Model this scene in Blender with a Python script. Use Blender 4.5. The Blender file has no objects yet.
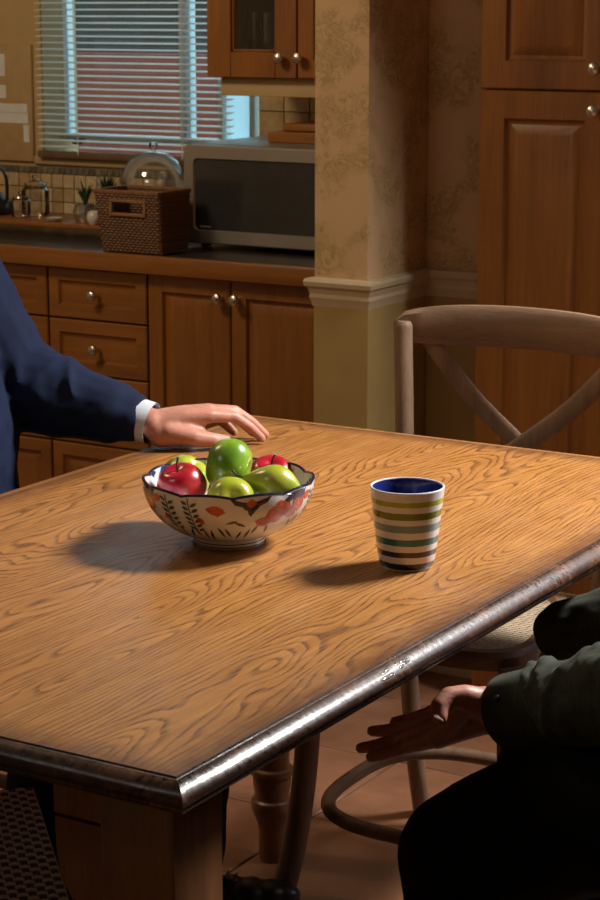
import bpy, bmesh, math, random
from mathutils import Vector, Matrix, noise as mnoise
random.seed(7)
SC = bpy.context.scene
COL = SC.collection
# ------------------------------------------------------------------ camera
FPX = 2032.6; PITCH = math.radians(12.325); YAW = math.radians(31.056); HC = 1.47
cam_d = bpy.data.cameras.new('camera'); cam = bpy.data.objects.new('camera', cam_d); COL.objects.link(cam)
cam.location = (0, 0, HC); cam.rotation_euler = (math.pi/2 - PITCH, 0, YAW)
cam_d.sensor_fit = 'VERTICAL'; cam_d.sensor_height = 36.0; cam_d.lens = 36.0*FPX/900.0
cam_d.clip_start = 0.05
cam_d.dof.use_dof = True; cam_d.dof.focus_distance = 2.75; cam_d.dof.aperture_fstop = 18.0
SC.camera = cam
SC.view_settings.view_transform = 'Standard'; SC.view_settings.look = 'None'
SC.view_settings.gamma = 1.0; SC.view_settings.use_curve_mapping = False
SC.view_settings.exposure = 0.0
_fh = Vector((-math.sin(YAW), math.cos(YAW), 0)); _ri = Vector((math.cos(YAW), math.sin(YAW), 0)); _z = Vector((0, 0, 1))
_fw = math.cos(PITCH)*_fh - math.sin(PITCH)*_z; _up = math.sin(PITCH)*_fh + math.cos(PITCH)*_z
def _on(x, y, ax, v):
    d = (x-300)/FPX*_ri - (y-450)/FPX*_up + _fw
    c = Vector((0, 0, HC)); return c + d*((v-c[ax])/d[ax])
def PX(x, y, v): return _on(x, y, 0, v)
def PY(x, y, v): return _on(x, y, 1, v)
def PZ(x, y, v): return _on(x, y, 2, v)
# ------------------------------------------------------------------ world + lights
W = bpy.data.worlds.new('world'); SC.world = W; W.use_nodes = True
bg = W.node_tree.nodes['Background']; bg.inputs[0].default_value = (0.50, 0.78, 0.90, 1); bg.inputs[1].default_value = 2.8
def area(name, loc, target, sx, sy, power, color, spread=180):
    l = bpy.data.lights.new(name, 'AREA'); l.shape = 'RECTANGLE'; l.size = sx; l.size_y = sy
    l.energy = power; l.color = color; l.spread = math.radians(spread)
    o = bpy.data.objects.new(name, l); COL.objects.link(o); o.location = loc
    o.rotation_euler = (Vector(target)-Vector(loc)).to_track_quat('-Z', 'Y').to_euler()
    return o
area('key_light', (-0.52, 3.42, 2.12), (-1.45, 2.2, 0.77), 0.40, 0.40, 35, (1.0, 0.95, 0.90), 105)
area('cool_window_light', (-0.1, 4.34, 1.75), (-0.5, 2.4, 0.9), 1.3, 1.0, 11, (0.70, 0.82, 1.0), 170)  # unseen cool area light added for the sheen along the table edge
area('kitchen_ceiling_light', (-3.15, 2.45, 2.5), (-2.7, 3.8, 1.0), 0.5, 0.5, 18, (1.0, 0.78, 0.50), 170)  # unseen warm fill added above the kitchen for pillar and cabinets
area('dining_ceiling_light', (-2.3, 0.6, 2.5), (-1.95, 3.7, 1.5), 0.7, 0.7, 4.2, (1.0, 0.90, 0.78), 150)  # added frontal fill from above the camera side, no lamp modelled

# ------------------------------------------------------------------ helpers
def finish(bm, ang=38):
    bmesh.ops.recalc_face_normals(bm, faces=bm.faces[:])
    a = math.radians(ang)
    for e in bm.edges:
        if len(e.link_faces) == 2:
            try: e.smooth = e.calc_face_angle() < a
            except Exception: e.smooth = True
    for f in bm.faces: f.smooth = True
def obj(name, bm, mat, parent=None, loc=None, ang=38, recalc=True):
    if recalc: finish(bm, ang)
    me = bpy.data.meshes.new(name); bm.to_mesh(me); bm.free()
    for m in (mat if isinstance(mat, (list, tuple)) else [mat]): me.materials.append(m)
    o = bpy.data.objects.new(name, me); COL.objects.link(o)
    if parent is not None: o.parent = parent
    if loc is not None: o.location = loc
    return o
def inst(name, me, parent, loc=(0, 0, 0), rot=(0, 0, 0), sc=(1, 1, 1)):
    o = bpy.data.objects.new(name, me); COL.objects.link(o); o.parent = parent
    o.location = loc; o.rotation_euler = rot; o.scale = sc; return o
def tag(o, label, cat, group=None):
    o['label'] = label; o['category'] = cat
    if group: o['group'] = group
    return o
def thing(name, label, cat, loc=(0, 0, 0), rz=0, group=None):
    o = bpy.data.objects.new(name, None); COL.objects.link(o); o.location = loc; o.rotation_euler = (0, 0, rz)
    o.empty_display_size = .05
    return tag(o, label, cat, group)
def structure(o, label=None):
    o['kind'] = 'structure'
    if label: o['label'] = label
    return o
def dup(root, loc, rz, label, group=None):
    r = root.copy(); COL.objects.link(r); r.location = loc; r.rotation_euler = (0, 0, rz); r['label'] = label
    if group: r['group'] = group
    for ch in list(root.children):
        c = ch.copy(); COL.objects.link(c); c.parent = r
        for g in ch.children:
            d = g.copy(); COL.objects.link(d); d.parent = c
    return r
def box(bm, x0, x1, y0, y1, z0, z1, bev=0, seg=2, mi=0):
    t = bmesh.new()
    v = [t.verts.new((x, y, z)) for x in (x0, x1) for y in (y0, y1) for z in (z0, z1)]
    for q in ((0, 1, 3, 2), (4, 6, 7, 5), (0, 4, 5, 1), (2, 3, 7, 6), (0, 2, 6, 4), (1, 5, 7, 3)): t.faces.new([v[i] for i in q])
    bmesh.ops.recalc_face_normals(t, faces=t.faces[:])
    if bev > 0: bmesh.ops.bevel(t, geom=t.edges[:], offset=bev, segments=seg, profile=.5, affect='EDGES')
    merge(bm, t, mi)
def merge(bm, t, mi=0):
    vm = [bm.verts.new(v.co) for v in t.verts]
    t.verts.index_update()
    for f in t.faces:
        try:
            nf = bm.faces.new([vm[v.index] for v in f.verts]); nf.material_index = mi if mi else f.material_index
        except ValueError: pass
    t.free()
def Bx(*a, **k):
    bm = bmesh.new(); box(bm, *a, **k); return bm
def lathe(bm, prof, n=32, cx=0, cy=0, cz=0, rfun=None, mi=0):
    rows = []
    for (r, z) in prof:
        if r < 1e-6: rows.append([bm.verts.new((cx, cy, cz+z))])
        else:
            row = []
            for k in range(n):
                a = 2*math.pi*k/n; rr = r*(rfun(a, z) if rfun else 1)
                row.append(bm.verts.new((cx+rr*math.cos(a), cy+rr*math.sin(a), cz+z)))
            rows.append(row)
    for A, B in zip(rows, rows[1:]):
        if len(A) == 1 and len(B) == 1: continue
        for k in range(n):
            k2 = (k+1) % n
            if len(A) == 1: f = bm.faces.new((A[0], B[k2], B[k]))
            elif len(B) == 1: f = bm.faces.new((A[k], A[k2], B[0]))
            else: f = bm.faces.new((A[k], A[k2], B[k2], B[k]))
            f.material_index = mi
def smooth_path(pts, sub=6, closed=False):
    P = [Vector(p) for p in pts]; n = len(P); out = []
    rng = range(n) if closed else range(n-1)
    for i in rng:
        p0 = P[(i-1) % n] if closed or i > 0 else P[0]*2-P[1]
        p1 = P[i]; p2 = P[(i+1) % n]
        p3 = P[(i+2) % n] if closed or i+2 < n else P[-1]*2-P[-2]
        for s in range(sub):
            t = s/sub
            out.append(.5*((2*p1)+(-p0+p2)*t+(2*p0-5*p1+4*p2-p3)*t*t+(-p0+3*p1-3*p2+p3)*t**3))
    if not closed: out.append(P[-1])
    return out
def tube(bm, pts, rad, n=10, closed=False, flat=1.0, upv=(0, 0, 1), cap=True):
    """tube along pts; rad float or list; flat scales thickness perpendicular to upv-side"""
    P = [Vector(p) for p in pts]; m = len(P); rows = []
    for i, p in enumerate(P):
        a = P[(i-1) % m] if (closed or i > 0) else p
        b = P[(i+1) % m] if (closed or i < m-1) else p
        t = (b-a).normalized(); u = Vector(upv)
        if abs(t.dot(u)) > .95: u = Vector((0, 1, 0)) if abs(t.y) < .9 else Vector((1, 0, 0))
        s = t.cross(u).normalized(); u2 = s.cross(t).normalized()
        r = rad[i] if isinstance(rad, (list, tuple)) else rad
        rows.append([bm.verts.new(p+s*(r*flat*math.cos(2*math.pi*k/n))+u2*(r*math.sin(2*math.pi*k/n))) for k in range(n)])
    L = m if closed else m-1
    for i in range(L):
        A = rows[i]; B = rows[(i+1) % m]
        for k in range(n): bm.faces.new((A[k], A[(k+1) % n], B[(k+1) % n], B[k]))
    if cap and not closed:
        bm.faces.new(rows[0][::-1]); bm.faces.new(rows[-1])
def Tb(*a, **k):
    bm = bmesh.new(); tube(bm, *a, **k); return bm
def ball(bm, c, r, n=14, m=10):
    if not isinstance(r, (tuple, list)): r = (r, r, r)
    t = bmesh.new(); bmesh.ops.create_uvsphere(t, u_segments=n, v_segments=m, radius=1)
    for v in t.verts: v.co = Vector((v.co.x*r[0]+c[0], v.co.y*r[1]+c[1], v.co.z*r[2]+c[2]))
    merge(bm, t)
def limb(bm, pts, rad, n=14):
    """round tapered chain with ball joints: input of the voxel union"""
    for i, p in enumerate(pts): ball(bm, p, rad[i], 16, 12)
    for (a, b, ra, rb) in zip(pts, pts[1:], rad, rad[1:]): tube(bm, [a, b], [ra, rb], n)
def ellips(bm, c, r, rot=None, n=20, m=14):
    t = bmesh.new(); bmesh.ops.create_uvsphere(t, u_segments=n, v_segments=m, radius=1)
    M = rot.to_matrix() if rot is not None else Matrix.Identity(3)
    for v in t.verts: v.co = M @ Vector((v.co.x*r[0], v.co.y*r[1], v.co.z*r[2])) + Vector(c)
    merge(bm, t)
def voxel(name, bm, mat, vox, smooth=6, parent=None, disp=None):
    o = obj(name, bm, mat, None, recalc=True)
    md = o.modifiers.new('r', 'REMESH'); md.mode = 'VOXEL'; md.voxel_size = vox; md.use_smooth_shade = True
    if smooth:
        s = o.modifiers.new('s', 'SMOOTH'); s.iterations = smooth; s.factor = .5
    dg = bpy.context.evaluated_depsgraph_get(); dg.update()
    me = bpy.data.meshes.new_from_object(o.evaluated_get(dg)); old = o.data
    o.modifiers.clear(); o.data = me; bpy.data.meshes.remove(old); me.name = name
    if disp:
        b = bmesh.new(); b.from_mesh(me); b.normal_update()
        cs = [(v, v.co+v.normal*disp(v.co, v.normal)) for v in b.verts]
        for v, c in cs: v.co = c
        b.to_mesh(me); b.free()
    for p in me.polygons: p.use_smooth = True
    if parent is not None: o.parent = parent
    return o

# ------------------------------------------------------------------ materials
def newmat(name):
    m = bpy.data.materials.new(name); m.use_nodes = True; nt = m.node_tree
    return m, nt, nt.nodes['Principled BSDF']
def N(nt, typ, **kw):
    n = nt.nodes.new(typ)
    for k, v in kw.items():
        if k.startswith('i_'):
            kk = k[2:]; n.inputs[int(kk) if kk.isdigit() else kk].default_value = v
        else: setattr(n, k, v)
    return n
def L(nt, a, b): nt.links.new(a, b)
def mth(nt, op, a, b=None, c=None):
    n = nt.nodes.new('ShaderNodeMath'); n.operation = op
    for i, v in enumerate((a, b, c)):
        if v is None: continue
        if isinstance(v, (int, float)): n.inputs[i].default_value = v
        else: nt.links.new(v, n.inputs[i])
    return n.outputs[0]
def ramp(nt, fac, stops, interp='LINEAR'):
    r = nt.nodes.new('ShaderNodeValToRGB'); r.color_ramp.interpolation = interp
    el = r.color_ramp.elements
    while len(el) < len(stops): el.new(.5)
    for e, (p, c) in zip(el, stops): e.position = p; e.color = (*c, 1) if len(c) == 3 else c
    nt.links.new(fac, r.inputs[0]); return r.outputs[0]
def mixc(nt, fac, a, b, typ='MIX'):
    m = nt.nodes.new('ShaderNodeMix'); m.data_type = 'RGBA'; m.blend_type = typ
    for s, v in ((m.inputs[0], fac), (m.inputs[6], a), (m.inputs[7], b)):
        if isinstance(v, (int, float)): s.default_value = v
        elif isinstance(v, tuple): s.default_value = (*v, 1) if len(v) == 3 else v
        else: nt.links.new(v, s)
    return m.outputs[2]
def bump(nt, bsdf, h, strength=.3, dist=.002):
    b = N(nt, 'ShaderNodeBump'); b.inputs['Strength'].default_value = strength; b.inputs['Distance'].default_value = dist
    nt.links.new(h, b.inputs['Height']); nt.links.new(b.outputs[0], bsdf.inputs['Normal'])
def noise_tex(nt, vec, scale, detail=4, rough=.5, dist=0):
    n = N(nt, 'ShaderNodeTexNoise'); n.inputs['Scale'].default_value = scale; n.inputs['Detail'].default_value = detail
    n.inputs['Roughness'].default_value = rough; n.inputs['Distortion'].default_value = dist
    nt.links.new(vec, n.inputs['Vector']); return n.outputs['Fac']
def mapped(nt, scale=(1, 1, 1), coord='Object', rand=0):
    tc = N(nt, 'ShaderNodeTexCoord'); v = tc.outputs[coord]
    if rand:
        oi = N(nt, 'ShaderNodeObjectInfo'); vm = N(nt, 'ShaderNodeVectorMath', operation='SCALE'); vm.inputs[0].default_value = (rand*.37, rand, rand*.71)
        L(nt, oi.outputs['Random'], vm.inputs['Scale']); ad = N(nt, 'ShaderNodeVectorMath', operation='ADD'); L(nt, v, ad.inputs[0]); L(nt, vm.outputs[0], ad.inputs[1]); v = ad.outputs[0]
    mp = N(nt, 'ShaderNodeMapping'); mp.inputs['Scale'].default_value = scale; L(nt, v, mp.inputs[0]); return mp.outputs[0]
def plain(name, c, rough=.5, metal=0, var=.12, scale=30, bs=0, coat=0, spec=.5, bscale=None, sheen=0):
    m, nt, b = newmat(name); v = mapped(nt)
    f = noise_tex(nt, v, scale)
    col = ramp(nt, f, [(.3, tuple(x*(1-var) for x in c)), (.7, tuple(min(1, x*(1+var)) for x in c))])
    L(nt, col, b.inputs['Base Color']); b.inputs['Roughness'].default_value = rough; b.inputs['Metallic'].default_value = metal
    b.inputs['Coat Weight'].default_value = coat; b.inputs['Coat Roughness'].default_value = .1; b.inputs['Specular IOR Level'].default_value = spec
    if sheen: b.inputs['Sheen Weight'].default_value = sheen; b.inputs['Sheen Roughness'].default_value = .5
    if bs: bump(nt, b, noise_tex(nt, v, bscale or scale*4), bs)
    return m
def wood(name, light, dark, axis='z', sc=14, rough=.4, coat=.15, streak=20, rand=5, bs=.08):
    m, nt, b = newmat(name)
    s = {'x': (.06, 1, 1), 'y': (1, .06, 1), 'z': (1, 1, .06)}[axis]
    v = mapped(nt, s, rand=rand); a = noise_tex(nt, v, sc, 5, .6, .6); fi = noise_tex(nt, v, sc*streak, 3, .6)
    big = noise_tex(nt, mapped(nt, (1, 1, 1), rand=rand), 5, 3)
    f = mth(nt, 'ADD', mth(nt, 'MULTIPLY', a, .55), mth(nt, 'ADD', mth(nt, 'MULTIPLY', fi, .25), mth(nt, 'MULTIPLY', big, .2)))
    L(nt, ramp(nt, f, [(.36, dark), (.62, light)]), b.inputs['Base Color'])
    b.inputs['Roughness'].default_value = rough; b.inputs['Coat Weight'].default_value = coat; b.inputs['Coat Roughness'].default_value = .2
    bump(nt, b, fi, bs, .001); return m
def oak_top(name):
    m, nt, b = newmat(name)
    tc = N(nt, 'ShaderNodeTexCoord'); oi = N(nt, 'ShaderNodeObjectInfo'); rnd = oi.outputs['Random']
    sx = N(nt, 'ShaderNodeSeparateXYZ'); L(nt, tc.outputs['Object'], sx.inputs[0]); x, y = sx.outputs[0], sx.outputs[1]
    yo = mth(nt, 'ADD', y, mth(nt, 'MULTIPLY', rnd, 9.0))
    cb = N(nt, 'ShaderNodeCombineXYZ'); L(nt, mth(nt, 'MULTIPLY', x, .8), cb.inputs[0]); L(nt, mth(nt, 'MULTIPLY', yo, .24), cb.inputs[1]); L(nt, mth(nt, 'MULTIPLY', rnd, 4), cb.inputs[2])
    n1 = noise_tex(nt, cb.outputs[0], 5.5, 3, .5)
    cb2 = N(nt, 'ShaderNodeCombineXYZ'); L(nt, x, cb2.inputs[0]); L(nt, mth(nt, 'MULTIPLY', yo, .14), cb2.inputs[1]); L(nt, rnd, cb2.inputs[2])
    n2 = noise_tex(nt, cb2.outputs[0], 40, 3, .55)
    # distance to a wandering pith below the board gives cathedral figures
    dx = mth(nt, 'SUBTRACT', x, mth(nt, 'MULTIPLY', mth(nt, 'SUBTRACT', rnd, .5), .10))
    dz = mth(nt, 'ADD', mth(nt, 'ADD', .035, mth(nt, 'MULTIPLY', mth(nt, 'SUBTRACT', n1, .5), .24)), mth(nt, 'MULTIPLY', mth(nt, 'SINE', mth(nt, 'MULTIPLY', yo, 2.6)), .035))
    r = mth(nt, 'SQRT', mth(nt, 'ADD', mth(nt, 'MULTIPLY', dx, dx), mth(nt, 'MULTIPLY', dz, dz)))
    ring = mth(nt, 'FRACT', mth(nt, 'ADD', mth(nt, 'MULTIPLY', r, 140), mth(nt, 'MULTIPLY', n2, .9)))
    late = ramp(nt, ring, [(0, (1, 1, 1)), (.14, (.9, .9, .9)), (.36, (.12, .12, .12)), (.93, (0, 0, 0)), (1, (1, 1, 1))])
    cb3 = N(nt, 'ShaderNodeCombineXYZ'); L(nt, x, cb3.inputs[0]); L(nt, mth(nt, 'MULTIPLY', yo, .05), cb3.inputs[1]); L(nt, rnd, cb3.inputs[2])
    fib = noise_tex(nt, cb3.outputs[0], 420, 3, .6)
    fib2 = noise_tex(nt, cb3.outputs[0], 90, 3, .6)
    pores = ramp(nt, fib, [(.44, (0, 0, 0)), (.60, (1, 1, 1))])
    lf = mth(nt, 'MULTIPLY', late, mth(nt, 'ADD', .45, mth(nt, 'MULTIPLY', pores, .55)))
    base = ramp(nt, fib2, [(.3, (.29, .118, .024)), (.7, (.44, .202, .048))])
    base = mixc(nt, mth(nt, 'MULTIPLY', rnd, .25), base, (.36, .14, .035))
    base = mixc(nt, mth(nt, 'MULTIPLY', pores, .36), base, (.26, .10, .022))
    col = mixc(nt, mth(nt, 'MULTIPLY', lf, .92), base, (.075, .024, .007))
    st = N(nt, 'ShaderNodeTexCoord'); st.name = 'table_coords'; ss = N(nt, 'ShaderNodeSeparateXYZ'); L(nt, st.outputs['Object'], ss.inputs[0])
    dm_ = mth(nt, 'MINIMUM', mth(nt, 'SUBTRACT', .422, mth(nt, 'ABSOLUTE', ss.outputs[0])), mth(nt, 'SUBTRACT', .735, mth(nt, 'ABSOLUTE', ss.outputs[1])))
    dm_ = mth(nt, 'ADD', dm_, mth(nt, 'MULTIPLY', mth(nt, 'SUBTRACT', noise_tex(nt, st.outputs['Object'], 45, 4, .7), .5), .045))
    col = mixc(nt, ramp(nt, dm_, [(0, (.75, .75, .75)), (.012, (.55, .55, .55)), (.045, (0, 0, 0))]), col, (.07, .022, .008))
    L(nt, col, b.inputs['Base Color'])
    rg = ramp(nt, noise_tex(nt, mapped(nt), 9, 4), [(.35, (.40, .40, .40)), (.7, (.56, .56, .56))])
    L(nt, rg, b.inputs['Roughness']); b.inputs['Coat Weight'].default_value = .10; b.inputs['Coat Roughness'].default_value = .25
    bump(nt, b, mth(nt, 'SUBTRACT', 1, mth(nt, 'ADD', lf, mth(nt, 'MULTIPLY', pores, .4))), .18, .0008)
    return m
def glass(name, tint=(1, 1, 1), rough=.02, refl=.10):
    m, nt, b = newmat(name); nt.nodes.remove(b); out = nt.nodes['Material Output']
    t = N(nt, 'ShaderNodeBsdfTransparent'); t.inputs[0].default_value = (*tint, 1)
    g = N(nt, 'ShaderNodeBsdfGlossy'); g.inputs['Roughness'].default_value = rough; g.inputs[0].default_value = (1, 1, 1, 1)
    fr = N(nt, 'ShaderNodeFresnel'); fr.inputs[0].default_value = 1.5
    mx = N(nt, 'ShaderNodeMixShader'); L(nt, mth(nt, 'MINIMUM', mth(nt, 'ADD', mth(nt, 'MULTIPLY', fr.outputs[0], 1.0), refl), 1.0), mx.inputs[0])
    L(nt, t.outputs[0], mx.inputs[1]); L(nt, g.outputs[0], mx.inputs[2]); L(nt, mx.outputs[0], out.inputs[0]); return m
def wallpaper(name):
    m, nt, b = newmat(name); v = mapped(nt)
    big = noise_tex(nt, v, 9, 2, .5, .4); fine = noise_tex(nt, v, 34, 4, .6, 1.6); vf = noise_tex(nt, v, 150, 3)
    msk = mth(nt, 'MULTIPLY', ramp(nt, big, [(.44, (0, 0, 0)), (.54, (1, 1, 1))]), ramp(nt, fine, [(.46, (0, 0, 0)), (.50, (1, 1, 1)), (.56, (.25, .25, .25))]))
    base = ramp(nt, big, [(.35, (.66, .43, .24)), (.65, (.57, .39, .18))])
    base = mixc(nt, mth(nt, 'MULTIPLY', vf, .2), base, (.30, .20, .09))
    L(nt, mixc(nt, mth(nt, 'MULTIPLY', msk, .75), base, (.30, .19, .07)), b.inputs['Base Color']); b.inputs['Roughness'].default_value = .75
    return m
M = {}
M['oak'] = oak_top('oak_table_top')
M['edge'] = wood('dark_table_edge', (.13, .047, .019), (.030, .011, .007), 'y', 20, .24, .6, 18, 3, .25)
M['leg'] = wood('table_leg_wood', (.30, .125, .04), (.12, .045, .015), 'z', 16, .4, .2)
M['cab'] = wood('cherry_cabinet_wood', (.31, .115, .018), (.155, .051, .009), 'z', 9, .38, .2, 16)
M['cabx'] = wood('cherry_cabinet_rail_wood', (.31, .115, .018), (.155, .051, .009), 'x', 9, .38, .2, 16)
M['chair'] = wood('weathered_chair_wood', (0.267, 0.165, 0.099), (0.112, 0.062, 0.035), 'z', 18, .6, 0, 22, 6, .3)
M['chairx'] = wood('weathered_chair_rail_wood', (0.267, 0.165, 0.099), (0.112, 0.062, 0.035), 'x', 18, .6, 0, 22, 6, .3)
M['chairy'] = wood('weathered_chair_stretcher_wood', (0.238, 0.141, 0.080), (0.101, 0.054, 0.029), 'y', 14, .6, 0, 12, 6, .3)
M['cane'] = plain('woven_cane', (.42, .33, .22), .6, var=.25, scale=120, bs=.2)
M['wallpaper'] = wallpaper('toile_wallpaper')
M['dado'] = plain('dado_paint', (.40, .27, .095), .7, var=.06, scale=12)
M['rail'] = plain('cream_moulding', (.55, .43, .27), .5, var=.05)
M['kwall'] = plain('kitchen_wall_paint', (.50, .35, .17), .75, var=.06, scale=8)
M['ceil'] = plain('ceiling_paint', (.55, .50, .42), .9, var=.03)
M['stone'] = plain('dark_stone_counter', (.035, .030, .026), .3, var=.4, scale=60)
M['nickel'] = plain('brushed_nickel', (.62, .56, .50), .3, metal=1, var=.06)
M['steel'] = plain('microwave_steel', (.42, .38, .34), .42, metal=.75, var=.05, scale=15)
M['dark'] = plain('dark_plastic', (.012, .012, .013), .35, var=.1)
M['mwglass'] = plain('microwave_door_glass', (.035, .034, .034), .12, var=.1, coat=.6)
M['gap'] = plain('cabinet_shadow_gap', (.05, .018, .006), .8)  # even dark brown for toe kick, cabinet shelf and chair pegs
M['glass'] = glass('clear_glass')
M['pane'] = glass('window_pane_glass', (.96, .99, 1), .01, .02)
M['sash'] = plain('pale_window_sash', (.62, .72, .74), .5, var=.04)
M['slat'] = plain('blind_slat_paint', (.70, .76, .78), .35, var=.04)
M['railbrown'] = plain('blind_bottom_rail_paint', (.16, .10, .06), .5)
M['white'] = plain('white_ceramic', (.62, .58, .52), .25, var=.04, coat=.3)
M['grout'] = plain('floor_grout', (.16, .095, .06), .9, var=.15)
M['leafg'] = plain('plant_leaf', (.04, .085, .025), .5, var=.4, scale=40)
M['mercury'] = plain('silvered_pot_glass', (.55, .52, .48), .25, metal=.9, var=.3, scale=60)
M['brickred'] = plain('red_outdoor_wall_paint', (.15, .020, .006), .8, var=.25, scale=5)
M['hedge'] = plain('outdoor_hedge_leaf', (.004, .007, .005), .8, var=.6, scale=9, bs=.6)
M['earth'] = plain('outdoor_ground', (.10, .09, .07), .9)

def tile_mat(name, cs, rough, sc, rand=3):
    m, nt, b = newmat(name); oi = N(nt, 'ShaderNodeObjectInfo')
    c = ramp(nt, oi.outputs['Random'], [(i/(len(cs)-1), k) for i, k in enumerate(cs)])
    v = mapped(nt, rand=rand); f = noise_tex(nt, v, sc, 5, .6); f2 = noise_tex(nt, v, sc*9, 3)
    c = mixc(nt, .55, c, ramp(nt, f, [(.3, (.35, .35, .35)), (.7, (.95, .95, .95))]), 'OVERLAY')
    c = mixc(nt, mth(nt, 'MULTIPLY', f2, .3), c, tuple(x*.6 for x in cs[0]))
    L(nt, c, b.inputs['Base Color']); b.inputs['Roughness'].default_value = rough; bump(nt, b, f2, .2, .001); return m
M['floor'] = tile_mat('terracotta_floor_tile', [(.21, .095, .05), (.245, .112, .06), (.225, .104, .057)], .45, 7)
M['splash'] = tile_mat('beige_backsplash_tile', [(.55, .40, .22), (.36, .24, .11), (.62, .48, .30), (.46, .31, .15)], .35, 30)
M['border'] = tile_mat('dark_border_tile', [(.12, .11, .08), (.22, .19, .13), (.09, .09, .07)], .3, 50)

# ------------------------------------------------------------------ room shell
WY = 4.42
fl = structure(obj('floor', Bx(-4.3, 2.3, -1.3, 4.5, -.08, -.004), M['grout']))
t = bmesh.new(); box(t, -.163, .163, -.163, .163, -.02, 0, .002, 1)
tm = obj('tile', t, M['floor'], fl, (-4.0, 4.2, 0)); first = True
for i in range(13):
    for j in range(14):
        x = -4.0+i*.33+.05; y = 4.2-j*.33
        if first: tm.location = (x, y, 0); first = False; continue
        inst('tile', tm.data, fl, (x, y, 0))
structure(obj('ceiling', Bx(-4.3, 2.3, -1.3, 4.6, 2.6, 2.68), M['ceil']))
structure(obj('wall_left', Bx(-4.38, -4.3, -1.3, 4.6, 0, 2.6), M['kwall']))
structure(obj('wall_right', Bx(2.3, 2.38, -1.3, 4.6, 0, 2.6), M['dado']))
structure(obj('wall_front', Bx(-4.3, 2.3, -1.38, -1.3, 0, 2.6), M['dado']))
# back wall with the window opening
wx0 = PY(43, 80, WY).x; wx1 = PY(259, 80, WY).x; wz0 = PY(60, 158, WY).z; wz1 = 2.15
bm = bmesh.new()
box(bm, -4.3, wx0, WY, WY+.15, 0, 2.6); box(bm, wx1, 2.3, WY, WY+.15, 0, 2.6)
box(bm, wx0, wx1, WY, WY+.15, 0, wz0); box(bm, wx0, wx1, WY, WY+.15, wz1, 2.6)
wall_back = structure(obj('wall_back', bm, M['kwall']))
# pillar / partition that hides the end of the counter
pxl, pxr, pyf = PY(315, 200, 3.66).x, PY(368, 200, 3.66).x, 3.66
recY = 3.92
railz0, railz1 = .853, .914
pil = structure(obj('wall_pillar', Bx(pxl, pxr, pyf, WY-.002, 0, 2.6), M['wallpaper']))
obj('dado_panel', Bx(pxl, pxr+.004, pyf-.004, recY-.006, .0, railz0), M['dado'], pil)
rec = structure(obj('wall_recess', Bx(pxr+.001, -1.70, recY, WY-.004, 0, 2.6), M['wallpaper']))
obj('dado_panel', Bx(pxr+.006, -1.70, recY-.004, recY+.02, 0, railz0), M['dado'], rec)
def moulding_run(bm, path, prof):
    """prof: list of (out, z); path: list of 2d points, outward normal to the right of travel"""
    P = [Vector((p[0], p[1])) for p in path]; rows = []
    for i, p in enumerate(P):
        ns = []
        if i > 0: d = (P[i]-P[i-1]).normalized(); ns.append(Vector((d.y, -d.x)))
        if i < len(P)-1: d = (P[i+1]-P[i]).normalized(); ns.append(Vector((d.y, -d.x)))
        nn = ns[0] if len(ns) == 1 else (ns[0]+ns[1])/(1+ns[0].dot(ns[1]))
        rows.append([bm.verts.new((p.x+nn.x*o, p.y+nn.y*o, z)) for o, z in prof])
    for A, B in zip(rows, rows[1:]):
        for k in range(len(prof)-1): bm.faces.new((A[k], A[k+1], B[k+1], B[k]))
    bm.faces.new(rows[0]); bm.faces.new(rows[-1][::-1])
rprof = [(-.003, railz0), (.004, railz0), (.006, railz0+.010), (.009, railz0+.018), (.008, railz0+.026), (.012, railz0+.038), (.017, railz0+.043), (.0185, railz0+.052), (.016, railz0+.058), (-.003, railz1)]
bm = bmesh.new(); moulding_run(bm, [(pxl, recY), (pxl, pyf), (pxr, pyf), (pxr, recY), (-1.72, recY)], rprof)
structure(obj('trim_1', bm, M['rail'], ang=25), 'cream chair rail moulding around the papered pillar')
bp = [(-.003, 0), (.014, 0), (.014, .08), (.008, .10), (-.003, .105)]
bm = bmesh.new(); moulding_run(bm, [(pxl, recY), (pxl, pyf), (pxr, pyf), (pxr, recY), (-1.88, recY)], bp)
structure(obj('baseboard_pillar', bm, M['rail'], ang=25))

# ------------------------------------------------------------------ window, blind, outdoors
win = structure(bpy.data.objects.new('window_1', None)); COL.objects.link(win); win.location = (0, 0, 0)
win['label'] = 'kitchen window above the counter behind the blind'
SY = WY+.11
def sxp(px): return PY(px, 80, SY).x
s0, s1, s2, s3 = sxp(59), sxp(68), sxp(183), sxp(190)
sz0 = PY(100, 140, SY).z; sz1 = PY(100, 134.5, SY).z
obj('stile', Bx(s0, s1, SY-.02, SY+.03, sz0, wz1, .003), M['sash'], win)
obj('stile', Bx(s2, s3, SY-.02, SY+.03, sz0, wz1, .003), M['sash'], win)
obj('stile', Bx(sxp(222), sxp(226), SY-.02, SY+.03, sz0, wz1, .002), M['sash'], win)
obj('stile', Bx(sxp(253), sxp(258.5), SY-.02, SY+.03, sz0, wz1, .002), M['sash'], win)
fm, fnt, fb = newmat('frosted_window_glass'); fnt.nodes.remove(fb); ftr = N(fnt, 'ShaderNodeBsdfTranslucent'); ftr.inputs[0].default_value = (.72, .80, .82, 1); L(fnt, ftr.outputs[0], fnt.nodes['Material Output'].inputs[0])
obj('frosted_pane', Bx(sxp(226)-.003, sxp(253)+.003, SY, SY+.004, sz1-.004, wz1), fm, win)
obj('bottom_rail', Bx(s0, sxp(257), SY-.024, SY+.03, sz0, sz1, .003), M['sash'], win)
obj('pane', Bx(s1-.004, s2+.004, SY, SY+.004, sz1-.004, wz1), M['pane'], win)
obj('pane', Bx(s3-.004, sxp(222)+.003, SY, SY+.004, sz1-.004, wz1), M['pane'], win)
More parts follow.
